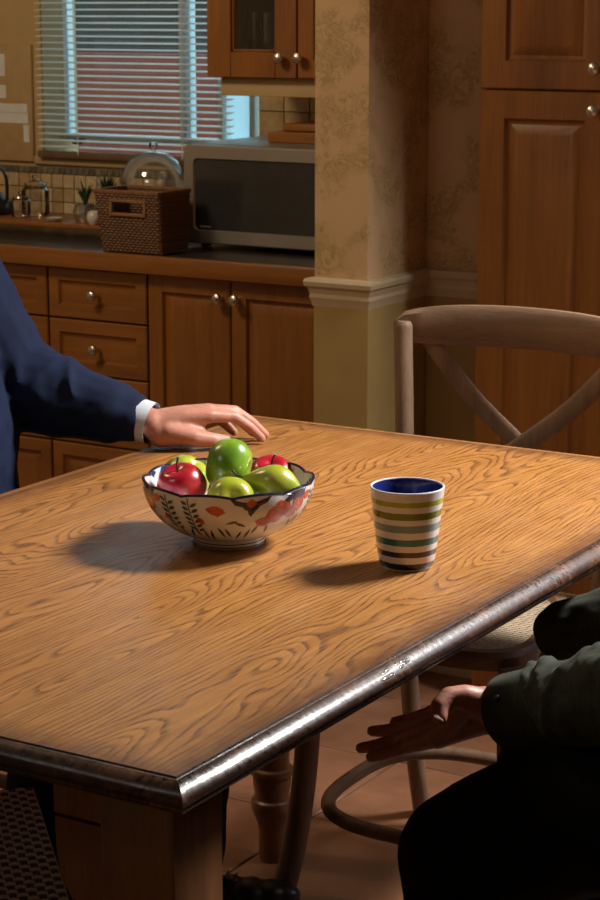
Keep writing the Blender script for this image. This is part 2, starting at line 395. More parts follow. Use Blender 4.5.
obj('window_sill', Bx(wx0-.03, wx1, WY-.012, WY-.001, wz0-.018, wz0+.004, .003), M['kwall'], win)
obj('inner_sill', Bx(wx0+.001, wx1-.001, WY, SY+.03, wz0-.01, wz0+.006), M['kwall'], win)
obj('latch', Bx(sxp(79), sxp(89), SY-.04, SY-.02, sz0-.012, sz0+.004, .003), M['railbrown'], win)
bl = thing('window_blind', 'pale slatted venetian blind hanging in front of the kitchen window', 'blind', ((wx0+sxp(235))/2, WY-.018, wz0+.002))
bx0 = PY(38, 80, WY-.018).x; bx1 = PY(232, 80, WY-.018).x; hw = (bx1-bx0)/2; bcx = (bx0+bx1)/2; bl.location.x = bcx
bm = bmesh.new(); box(bm, -hw, hw, -.0105, .0105, -.0006, .0006)
pitch = .0172; z = .030; first = None; zbase = bl.location.z
while zbase+z < 2.1:
    if first is None: first = obj('slat', bm, M['slat'], bl, (0, 0, z)); first.rotation_euler = (math.radians(9), 0, 0)
    else: inst('slat', first.data, bl, (0, 0, z), (math.radians(9), 0, 0))
    z += pitch
obj('bottom_rail', Bx(-hw, hw, -.012, .012, 0, .018, .003), M['railbrown'], bl)
obj('head_rail', Bx(-hw, hw, -.016, .016, 2.1-zbase, 2.14-zbase, .003), M['slat'], bl)
for px in (79, 184, 225):
    x = PY(px, 80, WY-.018).x-bcx
    obj('ladder_cord', Bx(x-.0012, x+.0012, -.0125, -.0115, .01, 2.1-zbase), M['slat'], bl)
# outside
structure(obj('ground', Bx(-9, 0, 4.65, 12, -.3, -.1), M['earth']))
yw = 7.2
zt = PY(120, 54, yw).z
ow = structure(obj('wall_outside', Bx(-7.5, -2.5, yw, yw+.2, -.1, zt), M['brickred']), 'red garden wall seen through the blind')
bm = bmesh.new()
for i in range(60):
    c = (-8.5+6*i/60, yw+.9+random.uniform(-.2, .3), .2+1.3*((i*7)%10)/9); r = random.uniform(.45, .6); ellips(bm, c, (r, r*.8, r))
hd = voxel('hedge', bm, M['hedge'], .07, 1, disp=lambda co, n: .08*mnoise.noise(co*6))
tag(hd, 'dark hedge behind the red garden wall outside the window', 'hedge')

# ------------------------------------------------------------------ kitchen: base cabinets
def panel_front(w, h, border=.042, th=.02, raised=True):
    """door/drawer front in XZ plane facing -Y, lower left at origin, front at y=-th"""
    bm = bmesh.new(); loops = [(0, 0), (0, -th+.003), (.003, -th), (border, -th), (border+.005, -th+.008), (border+.012, -th+.009)]
    loops += [(border+.030, -th+.003), (border+.033, -th+.0025)] if raised and min(w, h) > 2*border+.075 else [(border+.013, -th+.009)]
    rows = [[bm.verts.new(p) for p in ((i, y, i), (w-i, y, i), (w-i, y, h-i), (i, y, h-i))] for i, y in loops]
    for A, B in zip(rows, rows[1:]):
        for k in range(4): bm.faces.new((A[k], A[(k+1) % 4], B[(k+1) % 4], B[k]))
    bm.faces.new(rows[-1]); bm.faces.new(rows[0][::-1]); return bm
def knob_mesh():
    bm = bmesh.new(); lathe(bm, [(0, 0), (.0065, 0), (.0055, .004), (.0048, .010), (.007, .014), (.0115, .0175), (.013, .022), (.0115, .027), (.007, .0300), (0, .0312)], 20); return bm
KN = None
def knob(parent, loc):
    global KN
    if KN is None:
        KN = obj('knob', knob_mesh(), M['nickel'], parent, loc); KN.rotation_euler = (math.pi/2, 0, 0); KN['label'] = 'round brushed nickel knob'; return KN
    k = inst('knob', KN.data, parent, loc, (math.pi/2, 0, 0)); k['label'] = 'round brushed nickel knob'; return k
CF = 3.85; CP = CF-.02
def cabinet(x0, x1, label):
    c = thing('base_cabinet', label, 'cabinet', (x0, CF, 0), group='kitchen base cabinets'); w = x1-x0
    obj('body', Bx(.0015, w-.0015, 0, WY-CF-.004, .08, .865), M['cab'], c)
    obj('toe_kick', Bx(.0015, w-.0015, .05, .07, 0, .08), M['gap'], c)
    return c, w
zs = [.866, PY(100, 321.5, CP).z, PY(100, 377, CP).z, .44, .10]
xB0, xB1 = PY(48.5, 320, CP).x, PY(147.5, 320, CP).x
for (x0, x1, lab) in ((xB0-.66, xB0, 'wooden drawer cabinet partly hidden behind the navy suit shoulder'), (xB0, xB1, 'wooden cabinet with a stack of raised-panel drawers behind the navy sleeve')):
    c, w = cabinet(x0, x1, lab)
    for k in range(4):
        h = zs[k]-zs[k+1]-.004
        d = obj('drawer', panel_front(w-.005, h, .030), M['cabx'], c, (.0025, -.001, zs[k+1]+.002), ang=20)
        knob(d, ((w-.005)/2, -.02, h/2))
c, w = cabinet(xB1, pxl-.003, 'wooden double-door cabinet under the microwave beside the pillar')
xm = PY(230.5, 300, CP).x-xB1
for x0, x1, kx in ((.0025, xm-.0015, PY(222, 298, CP).x-xB1), (xm+.0015, w-.002, PY(239, 300, CP).x-xB1)):
    d = obj('door', panel_front(x1-x0, .866-.10, .040), M['cab'], c, (x0, -.001, .10), ang=20)
    knob(d, (kx-x0, -.02, PY(222, 298, CP).z-.10))
ct = thing('countertop', 'long dark stone worktop with a wooden front edge', 'countertop', (-3.2, 3.8, .868))
obj('slab', Bx(xB0-.67+3.2, pxl-.003+3.2, .022, WY-3.8-.002, 0, .040), M['stone'], ct)
obj('wooden_edge', Bx(xB0-.67+3.2, pxl-.003+3.2, 0, .022, -.001, .042, .005), M['cabx'], ct)
CT = .91
# backsplash tiles (parts of the back wall)
tl = None
def tile_at(x, z, w, h, mat):
    global tl
    if tl is None: tl = {}
    key = (round(w, 4), round(h, 4), mat)
    if key not in tl:
        bm = bmesh.new(); box(bm, -w/2, w/2, -.006, 0, -h/2, h/2, .0012, 1)
        tl[key] = obj('tile', bm, M[mat], wall_back, (x, WY-.0005, z)); return
    inst('tile', tl[key].data, wall_back, (x, WY-.0005, z))
ztop = PY(60, 167, WY).z
z1b = PY(60, 174, WY).z
x = -4.15
while x < wx1-.02:
    tile_at(x, (ztop+z1b)/2, .0185, ztop-z1b-.002, 'border'); x += .020
nrow = 3; ph = (z1b-CT)/nrow
for j in range(nrow):
    x = -4.15
    while x < wx1-.02:
        tile_at(x, CT+ph*(j+.5), ph-.0025, ph-.0025, 'splash'); x += ph
x = wx1+.04
while x < -2.2:
    for j in range(5): tile_at(x, CT+.075*(j+.5), .0725, .0725, 'splash')
    x += .075

# ------------------------------------------------------------------ upper cabinet
UY = 4.10; UP = UY-.02
ux0 = PY(207, 77, UP).x; uz0 = PY(250, 78, UP).z; ux1 = pxl-.003; uz1 = 2.05
uc = thing('wall_cabinet', 'wooden wall cabinet with a glazed door above the microwave', 'cabinet', (ux0, UY, uz0))
w = ux1-ux0; dpt = WY-UY-.003; h = uz1-uz0
bm = bmesh.new()
for b in ((0, .016, 0, dpt, 0, h), (w-.016, w, 0, dpt, 0, h), (.016, w-.016, dpt-.01, dpt, 0, h), (.016, w-.016, 0, dpt-.01, h-.016, h), (.016, w-.016, 0, dpt-.01, 0, .016)): box(bm, *b)
obj('body', bm, M['cab'], uc)
shz = PY(250, 53, UY+.12).z-uz0
obj('shelf', Bx(.017, w-.017, .01, dpt-.012, shz-.014, shz), M['gap'], uc)
dm = PY(297, 50, UP).x-ux0
gx0, gx1, gz0 = PY(230.5, 30, UP).x-ux0, PY(275, 30, UP).x-ux0, PY(250, 52, UP).z-uz0
bm = bmesh.new()
for b in ((.001, gx0, -.021, -.001, .001, h-.001), (gx1, dm-.0015, -.021, -.001, .001, h-.001), (gx0, gx1, -.021, -.001, .001, gz0), (gx0, gx1, -.021, -.001, h-.06, h-.001)): box(bm, *b, bev=.0015, seg=1)
for b in ((gx0, gx0+.006, -.015, -.004, gz0, h-.06), (gx1-.006, gx1, -.015, -.004, gz0, h-.06), (gx0, gx1, -.015, -.004, gz0, gz0+.006)): box(bm, *b, bev=.002, seg=1)
d = obj('door', bm, M['cab'], uc)
obj('pane', Bx(gx0, gx1, -.010, -.008, gz0, h-.06), M['pane'], d)
kz = PY(283, 58, UP).z-uz0
knob(d, (PY(283, 58, UP).x-ux0, -.021, kz))
d2 = obj('door', panel_front(w-dm-.003, h-.002, .042), M['cab'], uc, (dm+.0015, -.001, .001), ang=20)
knob(d2, (PY(302, 58, UP).x-ux0-dm-.0015, -.02, kz))
va = PY(250, 96, UY+.01).z-uz0
obj('light_valance', Bx(PY(215, 90, UP).x-ux0, w, .006, .026, va, -.0005, .002), M['kwall'], uc)['label'] = 'tan valance strip under the cabinet'
def tumbler(loc, r, h, label):
    bm = bmesh.new(); lathe(bm, [(0, .002), (r*.78, .002), (r*.82, 0), (r*.85, .004), (r, h), (r-.0015, h), (r*.80, .008), (0, .008)], 24)
    o = obj('drinking_glass', bm, M['glass'], None, loc); return tag(o, label, 'glass', 'glasses in the wall cabinet')
for px, dy, r, lab in ((255, .12, .028, 'clear drinking glass on the left behind the cabinet pane'), (268, .10, .026, 'clear drinking glass with a bright glint behind the cabinet pane')):
    q = PY(px, 52, UY+dy); tumbler((q.x, UY+dy, uz0+shz+.0005), r, .095, lab)

# ------------------------------------------------------------------ pantry
PYF = 3.80
px0 = PY(479, 60, PYF-.02).x
pn = thing('pantry_cabinet', 'tall wooden pantry cabinet with raised-panel doors behind the far chair', 'cabinet', (px0, PYF, 0))
pw = 1.0; zsplit = PY(540, 90.5, PYF-.02).z
pnw = PY(600.5, 90, PYF-.02).x-px0+.022
obj('body', Bx(0, pw, .0, recY-PYF-.002, 0, 2.45), M['cab'], pn)
for k in range(2):
    xx = .004+k*(pnw+.002)
    for z0, z1, nm in ((.1, zsplit-.0015, 'lower'), (zsplit+.0015, 2.4, 'upper')):
        d = obj('door', panel_front(pnw-.002, z1-z0, .055), M['cab'], pn, (xx, -.001, z0), ang=20)
        kzz = (PY(597, 111, PYF-.02).z if nm == 'lower' else PY(597, 68.5, PYF-.02).z)-z0
        kx = PY(597, 111, PYF-.02).x-px0-xx
        knob(d, (kx if k == 0 else .02, -.02, kzz))

# ------------------------------------------------------------------ microwave and things on the counter
MY = 4.0
mx0, mz0, mz1 = PY(186, 200, MY).x, CT+.006, PY(250, 146, MY).z
mw = thing('microwave', 'silver microwave oven with dark door glass beside the pillar', 'microwave', (mx0, MY, CT))
mwid = .52
a0 = mz0-CT+.004; a1 = mz1-CT
obj('casing', Bx(0, mwid, .012, .36, a0, a1, .008), M['steel'], mw)
for fx in (.03, mwid-.03):
    for fy in (.04, .32): 
        bm = bmesh.new(); lathe(bm, [(0, 0), (.012, 0), (.012, .012), (0, .012)], 12, fx, fy, 0); obj('foot', bm, M['dark'], mw)
def roundrect_ring(bm, x0, x1, z0, z1, bw, r, y0, y1, bow=0):
    def loop(i, y):
        pts = []
        for cx, cz, a0_ in ((x1-i-r, z0+i+r, -90), (x1-i-r, z1-i-r, 0), (x0+i+r, z1-i-r, 90), (x0+i+r, z0+i+r, 180)):
            for s in range(6):
                a = math.radians(a0_+s*18); X_ = cx+r*math.cos(a); Z_ = cz+r*math.sin(a)
                if bow and i > 0: 
                    tt = 2*(Z_-(z0+z1)/2)/(z1-z0)
                    if X_ < (x0+x1)/2: X_ -= bow*(1-tt*tt)
                pts.append(bm.verts.new((X_, y, Z_)))
        return pts
    Ls = [loop(0, y1), loop(0, y0+.003), loop(.003, y0), loop(bw, y0), loop(bw+.003, y0+.006)]
    for A, B in zip(Ls, Ls[1:]):
        n = len(A)
        for k in range(n): bm.faces.new((A[k], A[(k+1) % n], B[(k+1) % n], B[k]))
    return Ls[-1]
bm = bmesh.new(); roundrect_ring(bm, .002, .40, a0+.002, a1-.002, .030, .012, -.012, .0115, .006)
dr = obj('door', bm, M['steel'], mw)
obj('door_glass', Bx(.026, .374, -.007, -.002, a0+.028, a1-.028), M['mwglass'], dr)
bm = bmesh.new()
for k in range(7): box(bm, .045+k*.0045, .048+k*.0045, -.0078, -.0069, a0+.040, a0+.0440)
obj('maker_mark', bm, M['white'], dr)
cp = obj('control_panel', Bx(.402, mwid-.002, -.010, .0115, a0+.002, a1-.002, .003), M['steel'], mw)
obj('display', Bx(.415, mwid-.015, -.0115, -.0095, a1-.06, a1-.03), M['dark'], cp)
for r_ in range(4):
    for c_ in range(3): obj('button', Bx(.418+c_*.03, .440+c_*.03, -.0125, -.0095, a0+.03+r_*.028, a0+.05+r_*.028, .001, 1), M['steel'], cp)
# wooden boards on the microwave
q = PY(276, 140, 4.16)
for i, (ox, sx, sz, lab) in enumerate(((0, .30, .026, 'lower of two wooden boards stacked on the microwave'), (.035, .26, .018, 'upper smaller wooden board stacked on the microwave'))):
    o = obj('wooden_board', Bx(0, sx, 0, .16, 0, sz, .004), M['cabx'], None, (q.x+ox, 4.12+ox*.3, CT+a1+(.0005 if i == 0 else .0275))); tag(o, lab, 'board', 'boards on the microwave')
# wicker basket
bx = PZ(104, 251, CT); bxr = PZ(165, 254.5, CT)
BW = bxr.x-bx.x; BD = .108; BH = .140; FLR = .016
def wicker(name):
    m, nt, b = newmat(name); v = mapped(nt)
    br = N(nt, 'ShaderNodeTexBrick'); mp = N(nt, 'ShaderNodeMapping'); L(nt, v, mp.inputs[0]); mp.inputs['Rotation'].default_value = (math.pi/2, 0, 0)
    L(nt, mp.outputs[0], br.inputs['Vector']); br.inputs['Scale'].default_value = 60; br.inputs['Color1'].default_value = (.20, .085, .03, 1); br.inputs['Color2'].default_value = (.145, .058, .02, 1)
    br.inputs['Mortar'].default_value = (.05, .02, .008, 1); br.inputs['Mortar Size'].default_value = .03; br.inputs['Brick Width'].default_value = .6; br.inputs['Row Height'].default_value = .3
    L(nt, br.outputs[0], b.inputs['Base Color']); b.inputs['Roughness'].default_value = .55; return m
M['wicker'] = wicker('wicker_weave'); M['wickerrim'] = plain('wicker_rim', (.19, .08, .03), .55, var=.3, scale=90, bs=.5); M['handle'] = plain('pale_handle_frame', (.26, .13, .05), .5)
bk = thing('wicker_basket', 'brown wicker storage basket with a slot handle beside the microwave', 'basket', (bx.x, bx.y, CT))
def quadpt(u, v, f):  # front face param
    return Vector((-f*v + u*(BW+2*f*v), -f*v*.6, v*BH))
def rowrod(bm, z, rr):
    f = FLR*z/BH
    x0, x1, y0, y1 = -f, BW+f*.1, -f*.6, BD+f*.6
    return [(x0, y0, z), (x1, y0, z), (x1, y1, z), (x0, y1, z)]
bm = bmesh.new(); nr = 22
hx0, hx1, hz0, hz1 = BW*.20, BW*.76, BH*.64, BH*.86
for k in range(nr):
    z_ = .004+(BH-.012)*k/(nr-1); c = rowrod(bm, z_, 0)
    segs = [(c[0], c[1]), (c[1], c[2]), (c[2], c[3]), (c[3], c[0])]
    for si, (a, b) in enumerate(segs):
        a = Vector(a); b = Vector(b)
        def wav(p, q, n=26):
            out = []
            d = (q-p); L_ = d.length; nrm = Vector((d.y, -d.x, 0)).normalized()
            for s in range(n+1): out.append(p+d*(s/n)+nrm*(.0016*math.sin(s*math.pi/1.0+k*math.pi+.5*math.pi)))
            return out
        if si == 0 and hz0 < z_ < hz1:
            tube(bm, wav(a, Vector((hx0, a.y, z_)), 6), .0034, 6); tube(bm, wav(Vector((hx1, a.y, z_)), b, 6), .0034, 6)
        else: tube(bm, wav(a, b), .0034, 6)
o = obj('woven_wall', bm, M['wicker'], bk); o['kind'] = 'stuff'
obj('base', Bx(.002, BW-.002, .002, BD-.002, .001, .006), M['wickerrim'], bk)
bm = bmesh.new(); c = rowrod(bm, BH, 0); tube(bm, [Vector(p) for p in c], .0055, 8, closed=True); obj('rim', bm, M['wickerrim'], bk)
yy = -FLR*.6*.75
bm = bmesh.new()
for b in ((hx0-.006, hx1+.006, yy-.006, yy+.004, hz1-.003, hz1+.004), (hx0-.006, hx1+.006, yy-.006, yy+.004, hz0-.004, hz0+.003), (hx0-.006, hx0+.001, yy-.006, yy+.004, hz0, hz1), (hx1-.001, hx1+.006, yy-.006, yy+.004, hz0, hz1)): box(bm, *b, bev=.001, seg=1)
obj('handle_frame', bm, M['handle'], bk)
# glass dome on a stand
gd = PY(154, 190, 4.30)
cs = thing('cake_stand', 'glass dome cake stand behind the wicker basket', 'cake stand', (gd.x, 4.30, CT))
ph_ = gd.z-CT
bm = bmesh.new(); lathe(bm, [(0, 0), (.055, 0), (.05, .006), (.014, .014), (.011, ph_*.5), (.02, ph_-.014), (.094, ph_-.008), (.097, ph_), (0, ph_)], 32); obj('stand', bm, M['white'], cs)
bm = bmesh.new(); lathe(bm, [(.088, ph_+.0005), (.087, ph_+.022), (.080, ph_+.048), (.064, ph_+.074), (.040, ph_+.092), (.0, ph_+.100)], 36)
dmo = obj('dome', bm, M['glass'], cs)
bm = bmesh.new(); lathe(bm, [(0, 0), (.006, 0), (.005, .006), (.010, .010), (.012, .016), (.009, .022), (0, .024)], 18, 0, 0, ph_+.099); obj('dome_knob', bm, M['glass'], dmo)
# wooden tray, jars, plants, kettle
tr = PZ(0, 236, CT); 
ty = 4.0
tx1 = PY(112, 236, ty).x
tray = thing('wooden_tray', 'long low wooden riser tray on the counter left of the basket', 'tray', (tx1-.75, ty, CT))
obj('top_board', Bx(0, .75, 0, .22, .022, .034, .003), M['cabx'], tray)
for xx in (.03, .70): obj('foot', Bx(xx, xx+.035, .02, .20, 0, .0225, .002), M['cab'], tray)
TZ = CT+.034
def jar(px, py, Yv, r, h, label):
    q = PY(px, py, Yv); o = thing('glass_jar', label, 'jar', (q.x, Yv, TZ), group='glass jars on the tray')
    bm = bmesh.new(); lathe(bm, [(0, .002), (r*.9, .002), (r, .008), (r, h*.62), (r*.8, h*.7), (r*.8, h*.74)], 28); obj('jar_body', bm, M['glass'], o)
    bm = bmesh.new(); lathe(bm, [(r*.86, h*.74), (r*.8, h*.80), (r*.35, h*.86), (r*.16, h*.89), (r*.25, h*.95), (r*.16, h), (0, h)], 28); obj('lid', bm, M['glass'], o)
jar(36, 218, 4.12, .036, .105, 'clear cut glass jar with a pointed lid beside the kettle')
jar(21, 220, 4.08, .026, .065, 'small squat clear glass jar nearest the kettle')
def leafy(parent, h, n, spread, w, z0):
    bm = bmesh.new()
    for k in range(n):
        a = 2*math.pi*k/n*2.4+random.uniform(-.3, .3); sp = spread*random.uniform(.35, 1); hh = h*random.uniform(.65, 1)
        pts = []
        for s in range(5):
            t_ = s/4; pts.append(Vector((math.cos(a)*sp*t_**1.4, math.sin(a)*sp*t_**1.4, z0+hh*t_*(1-.25*t_*sp/spread))))
        sd = Vector((-math.sin(a), math.cos(a), .15)); rows = []
        for s, p in enumerate(pts):
            ww = w*(.6, 1, .9, .55, .05)[s]; rows.append((bm.verts.new(p-sd*ww), bm.verts.new(p+Vector((0, 0, -.15*ww))), bm.verts.new(p+sd*ww)))
        for A, B in zip(rows, rows[1:]): bm.faces.new((A[0], A[1], B[1], B[0])); bm.faces.new((A[1], A[2], B[2], B[1]))
    o = obj('leaves', bm, M['leafg'], parent, recalc=False); return o
q = PY(86, 228, 4.06)
p1 = thing('potted_plant', 'spiky dark green plant in a silvered glass pot on the tray', 'plant', (q.x, 4.06, TZ))
bm = bmesh.new(); lathe(bm, [(0, 0), (.022, 0), (.030, .012), (.032, .028), (.026, .042), (.027, .046), (.023, .046), (.02, .036), (0, .036)], 28); obj('pot', bm, M['mercury'], p1)
leafy(p1, .085, 26, .036, .0045, .036)
q = PY(108, 228, 4.16)
p2 = thing('potted_plant', 'feathery green plant in a small pot half hidden by the basket', 'plant', (q.x, 4.16, TZ+.0003))
bm = bmesh.new(); lathe(bm, [(0, 0), (.018, 0), (.024, .03), (.025, .05), (.022, .05), (.02, .042), (0, .042)], 24); obj('pot', bm, M['white'], p2)
leafy(p2, .085, 44, .045, .0036, .045)
q = PY(91, 229, 4.01)
bm = bmesh.new(); lathe(bm, [(0, 0), (.010, 0), (.0165, .010), (.0175, .02), (.014, .030), (.009, .034), (.008, .033), (.012, .027), (0, .02)], 22)
tag(obj('ceramic_cup', bm, M['white'], None, (q.x, 4.022, TZ+.0003)), 'tiny white ceramic cup in front of the silvered plant pot', 'cup')
q = PY(52, 224, 4.03)
bm = bmesh.new(); lathe(bm, [(0, 0), (.012, 0), (.020, .007), (.021, .009), (.0, .004)], 22)
tag(obj('ceramic_dish', bm, M['white'], None, (q.x, 4.04, TZ+.0003)), 'small white ceramic dish on the tray', 'dish')
q = PY(-8, 215, 4.1)
kt = thing('kettle', 'black kettle with a hooped handle at the left edge of the counter', 'kettle', (q.x, 4.10, TZ+.0003))
bm = bmesh.new(); lathe(bm, [(0, 0), (.048, 0), (.054, .01), (.048, .035), (.03, .052), (.028, .055), (0, .062)], 30); kb = obj('kettle_body', bm, M['dark'], kt)
bm = bmesh.new(); lathe(bm, [(0, .060), (.006, .060), (.008, .07), (0, .074)], 14); obj('lid_knob', bm, M['dark'], kb)
obj('handle', Tb(smooth_path([(-.05, 0, .03), (-.058, 0, .08), (-.03, 0, .125), (.015, 0, .135), (.048, 0, .10), (.052, 0, .05), (.046, 0, .03)], 5), .0045, 10), M['dark'], kt)
obj('spout', Tb([(-.04, 0, .025), (-.07, 0, .045), (-.085, 0, .065)], [.012, .009, .007], 10), M['dark'], kt)
# made-up board at the left edge; its pale patches paint in reflections
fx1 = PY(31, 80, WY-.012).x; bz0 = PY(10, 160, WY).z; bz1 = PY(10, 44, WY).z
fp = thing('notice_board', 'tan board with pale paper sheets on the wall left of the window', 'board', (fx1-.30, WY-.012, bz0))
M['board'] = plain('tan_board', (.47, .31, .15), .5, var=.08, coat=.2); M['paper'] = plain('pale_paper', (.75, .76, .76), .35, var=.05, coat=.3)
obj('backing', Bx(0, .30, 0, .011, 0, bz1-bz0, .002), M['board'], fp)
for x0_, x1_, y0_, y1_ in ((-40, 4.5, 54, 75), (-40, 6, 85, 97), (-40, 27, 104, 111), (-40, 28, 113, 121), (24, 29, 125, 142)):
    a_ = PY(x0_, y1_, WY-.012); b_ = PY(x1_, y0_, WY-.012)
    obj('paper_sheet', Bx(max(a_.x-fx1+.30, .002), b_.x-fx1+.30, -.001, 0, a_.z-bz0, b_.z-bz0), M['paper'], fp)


#PART2
# ------------------------------------------------------------------ dining table
TH = .77
tX0, tX1, tY0, tY1 = -1.862, -1.018, 1.467, 2.937   # inner field of the top
tcx, tcy = (tX0+tX1)/2, (tY0+tY1)/2
table = thing('dining_table', 'oak dining table with a dark moulded edge', 'table', (tcx, tcy, 0))
ax, ay = (tX1-tX0)/2, (tY1-tY0)/2
M['oak'].node_tree.nodes['table_coords'].object = table
nb = 6; bw = 2*ax/nb
for i in range(nb):
    wL = -ax+i*bw
    o = obj('plank', Bx(-bw/2, bw/2, -ay, ay, -.028, 0), M['oak'], table, (wL+bw/2, 0, TH))
# moulded edge: four mitred strips
eprof = [(0, -.031), (0, 0), (.0012, .0002), (.0026, -.0018), (.0044, -.0018), (.0062, -.0004), (.010, -.0006), (.016, -.0028), (.022, -.0060), (.027, -.0098), (.0300, -.0140), (.0305, -.0180), (.0285, -.0212), (.0265, -.0222), (.0278, -.0238), (.0278, -.0262), (.024, -.0295), (.012, -.031), (0, -.031)]
fprof = [(0, -.031), (0, 0), (.010, -.0004), (.018, -.0025), (.025, -.0075), (.0285, -.014), (.0285, -.024), (.022, -.031), (0, -.031)]
eprof = [(o_*.80, z_*.92) for o_, z_ in eprof]
def strip(p, q, nrm, name='edge_moulding', mat=None, eprof=eprof):
    """mitred strip from p to q (2d), outward nrm"""
    bm = bmesh.new(); p = Vector(p); q = Vector(q); d = (q-p).normalized(); n_ = Vector(nrm); rows = []
    nn = 24
    for s in range(nn+1):
        t_ = s/nn; row = []
        for o_, z_ in eprof:
            base = p+(q-p)*t_; ext = -o_ if s == 0 else (o_ if s == nn else o_*(2*t_-1))
            c = base+n_*o_+d*ext
            row.append(bm.verts.new((c.x, c.y, TH+z_)))
        rows.append(row)
    k = len(eprof)
    for A, B in zip(rows, rows[1:]):
        for j in range(k): bm.faces.new((A[j], A[(j+1) % k], B[(j+1) % k], B[j]))
    bm.faces.new(rows[0]); bm.faces.new(rows[-1][::-1])
    return obj(name, bm, mat or M['edge'], table, ang=50)
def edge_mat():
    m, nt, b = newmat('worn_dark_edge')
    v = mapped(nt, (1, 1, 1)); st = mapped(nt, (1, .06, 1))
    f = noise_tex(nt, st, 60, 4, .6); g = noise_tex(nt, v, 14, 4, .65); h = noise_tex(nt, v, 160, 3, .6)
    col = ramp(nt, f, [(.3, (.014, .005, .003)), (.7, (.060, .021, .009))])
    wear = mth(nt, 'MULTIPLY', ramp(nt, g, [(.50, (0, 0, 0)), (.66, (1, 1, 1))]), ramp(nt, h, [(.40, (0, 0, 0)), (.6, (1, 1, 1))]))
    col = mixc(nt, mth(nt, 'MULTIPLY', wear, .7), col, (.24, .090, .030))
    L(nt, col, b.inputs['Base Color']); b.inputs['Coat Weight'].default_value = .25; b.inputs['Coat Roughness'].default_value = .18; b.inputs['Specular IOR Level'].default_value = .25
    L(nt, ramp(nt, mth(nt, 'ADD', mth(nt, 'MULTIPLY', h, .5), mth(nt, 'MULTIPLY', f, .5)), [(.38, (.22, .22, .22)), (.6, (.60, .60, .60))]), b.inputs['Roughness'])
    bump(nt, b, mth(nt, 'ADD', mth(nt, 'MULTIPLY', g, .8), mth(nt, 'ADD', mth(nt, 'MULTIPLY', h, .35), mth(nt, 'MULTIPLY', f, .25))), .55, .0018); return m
M['edge'] = edge_mat(); M['worn'] = wood('worn_oak_edge', (.40, .17, .045), (.20, .075, .02), 'y', 16, .5, .05, 18, 3, .2)  # far and left strips are lighter oak than the near and right ones
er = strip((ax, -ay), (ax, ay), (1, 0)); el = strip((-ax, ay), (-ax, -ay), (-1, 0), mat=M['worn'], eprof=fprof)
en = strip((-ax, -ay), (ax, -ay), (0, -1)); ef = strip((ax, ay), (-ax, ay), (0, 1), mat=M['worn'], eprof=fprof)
# the chip in the right hand edge
c = PX(405, 658, tX1+.028); bm = bmesh.new()
for k in range(9):
    u_ = random.uniform(0, 1); o_ = .013+.009*u_
    ellips(bm, (ax+o_, c.y-tcy+random.uniform(-.032, .028), TH-.0012-(o_-.010)*.62), (.0022, random.uniform(.005, .012), .0007), Matrix.Rotation(math.radians(33), 3, 'Y').to_quaternion(), 10, 6)
M['chip'] = plain('chipped_varnish', (.05, .025, .018), .2, var=.8, scale=200, bs=.6, coat=.5)
obj('chip', bm, M['chip'], er)
# legs: square block above a turned shaft
def turned_leg():
    bm = bmesh.new()
    prof = [(.0, .0), (.0225, .0), (.0238, .005), (.0242, .055), (.026, .068), (.031, .082), (.0365, .095), (.0378, .106), (.0362, .113), (.0318, .116), (.0308, .125), (.0335, .142), (.034, .154), (.0332, .157), (.038, .161), (.0385, .166), (.037, .171), (.0312, .174), (.0300, .19), (.034, .24), (.0355, .31), (.033, .40), (.028, .46), (.036, .49), (.038, .505), (.034, .52), (.036, .525), (0, .525)]
    lathe(bm, prof, 32); return bm
lb = .0435
M['leg'].name = 'table_leg_wood'
for (sx, sy, ix, iy) in ((1, -1, .058, .058), (-1, 1, .092, .092), (1, 1, .058, .070), (-1, -1, .058, .058)):
    lg = obj('leg', turned_leg(), M['leg'], table, (sx*(ax-ix), sy*(ay-iy), 0))
    obj('leg_block', Bx(-lb, lb, -lb, lb, .525, TH-.0312, .004), M['leg'], lg)
    if sy < 0:   # shaped corner bracket of the end apron, with a bead
        s_ = -sx
        x0 = s_*lb; x1 = s_*(lb+.064)
        bm = bmesh.new(); box(bm, min(x0, x1), max(x0, x1), -lb+.010, -lb+.032, .690, TH-.0312, .002, 1); obj('apron_bracket', bm, M['leg'], lg)
        bm = bmesh.new(); pts = [(x0, .686), (x1, .686)]+[(x0+(x1-x0)*(1-.08*(k/8)**2-.75*(k/8)**4), .686-.11*(k/8)) for k in range(1, 9)]+[(x0, .57)]
        A = [bm.verts.new((p, -lb+.013, z_)) for p, z_ in pts]; B = [bm.verts.new((p, -lb+.030, z_)) for p, z_ in pts]
        bm.faces.new(A); bm.faces.new(B[::-1])
        for k in range(len(pts)): bm.faces.new((A[k], A[(k+1) % len(pts)], B[(k+1) % len(pts)], B[k]))
        obj('bracket_foot', bm, M['leg'], lg)
obj('end_rail', Bx(-ax+.11, ax-.11, -ay+.03, -ay+.05, TH-.038, TH-.0312, .001, 1), M['leg'], table)
for x in (-.17, .15): obj('stretcher_rail', Bx(x-.012, x+.012, -ay+.10, ay-.10, TH-.085, TH-.0285), M['leg'], table)

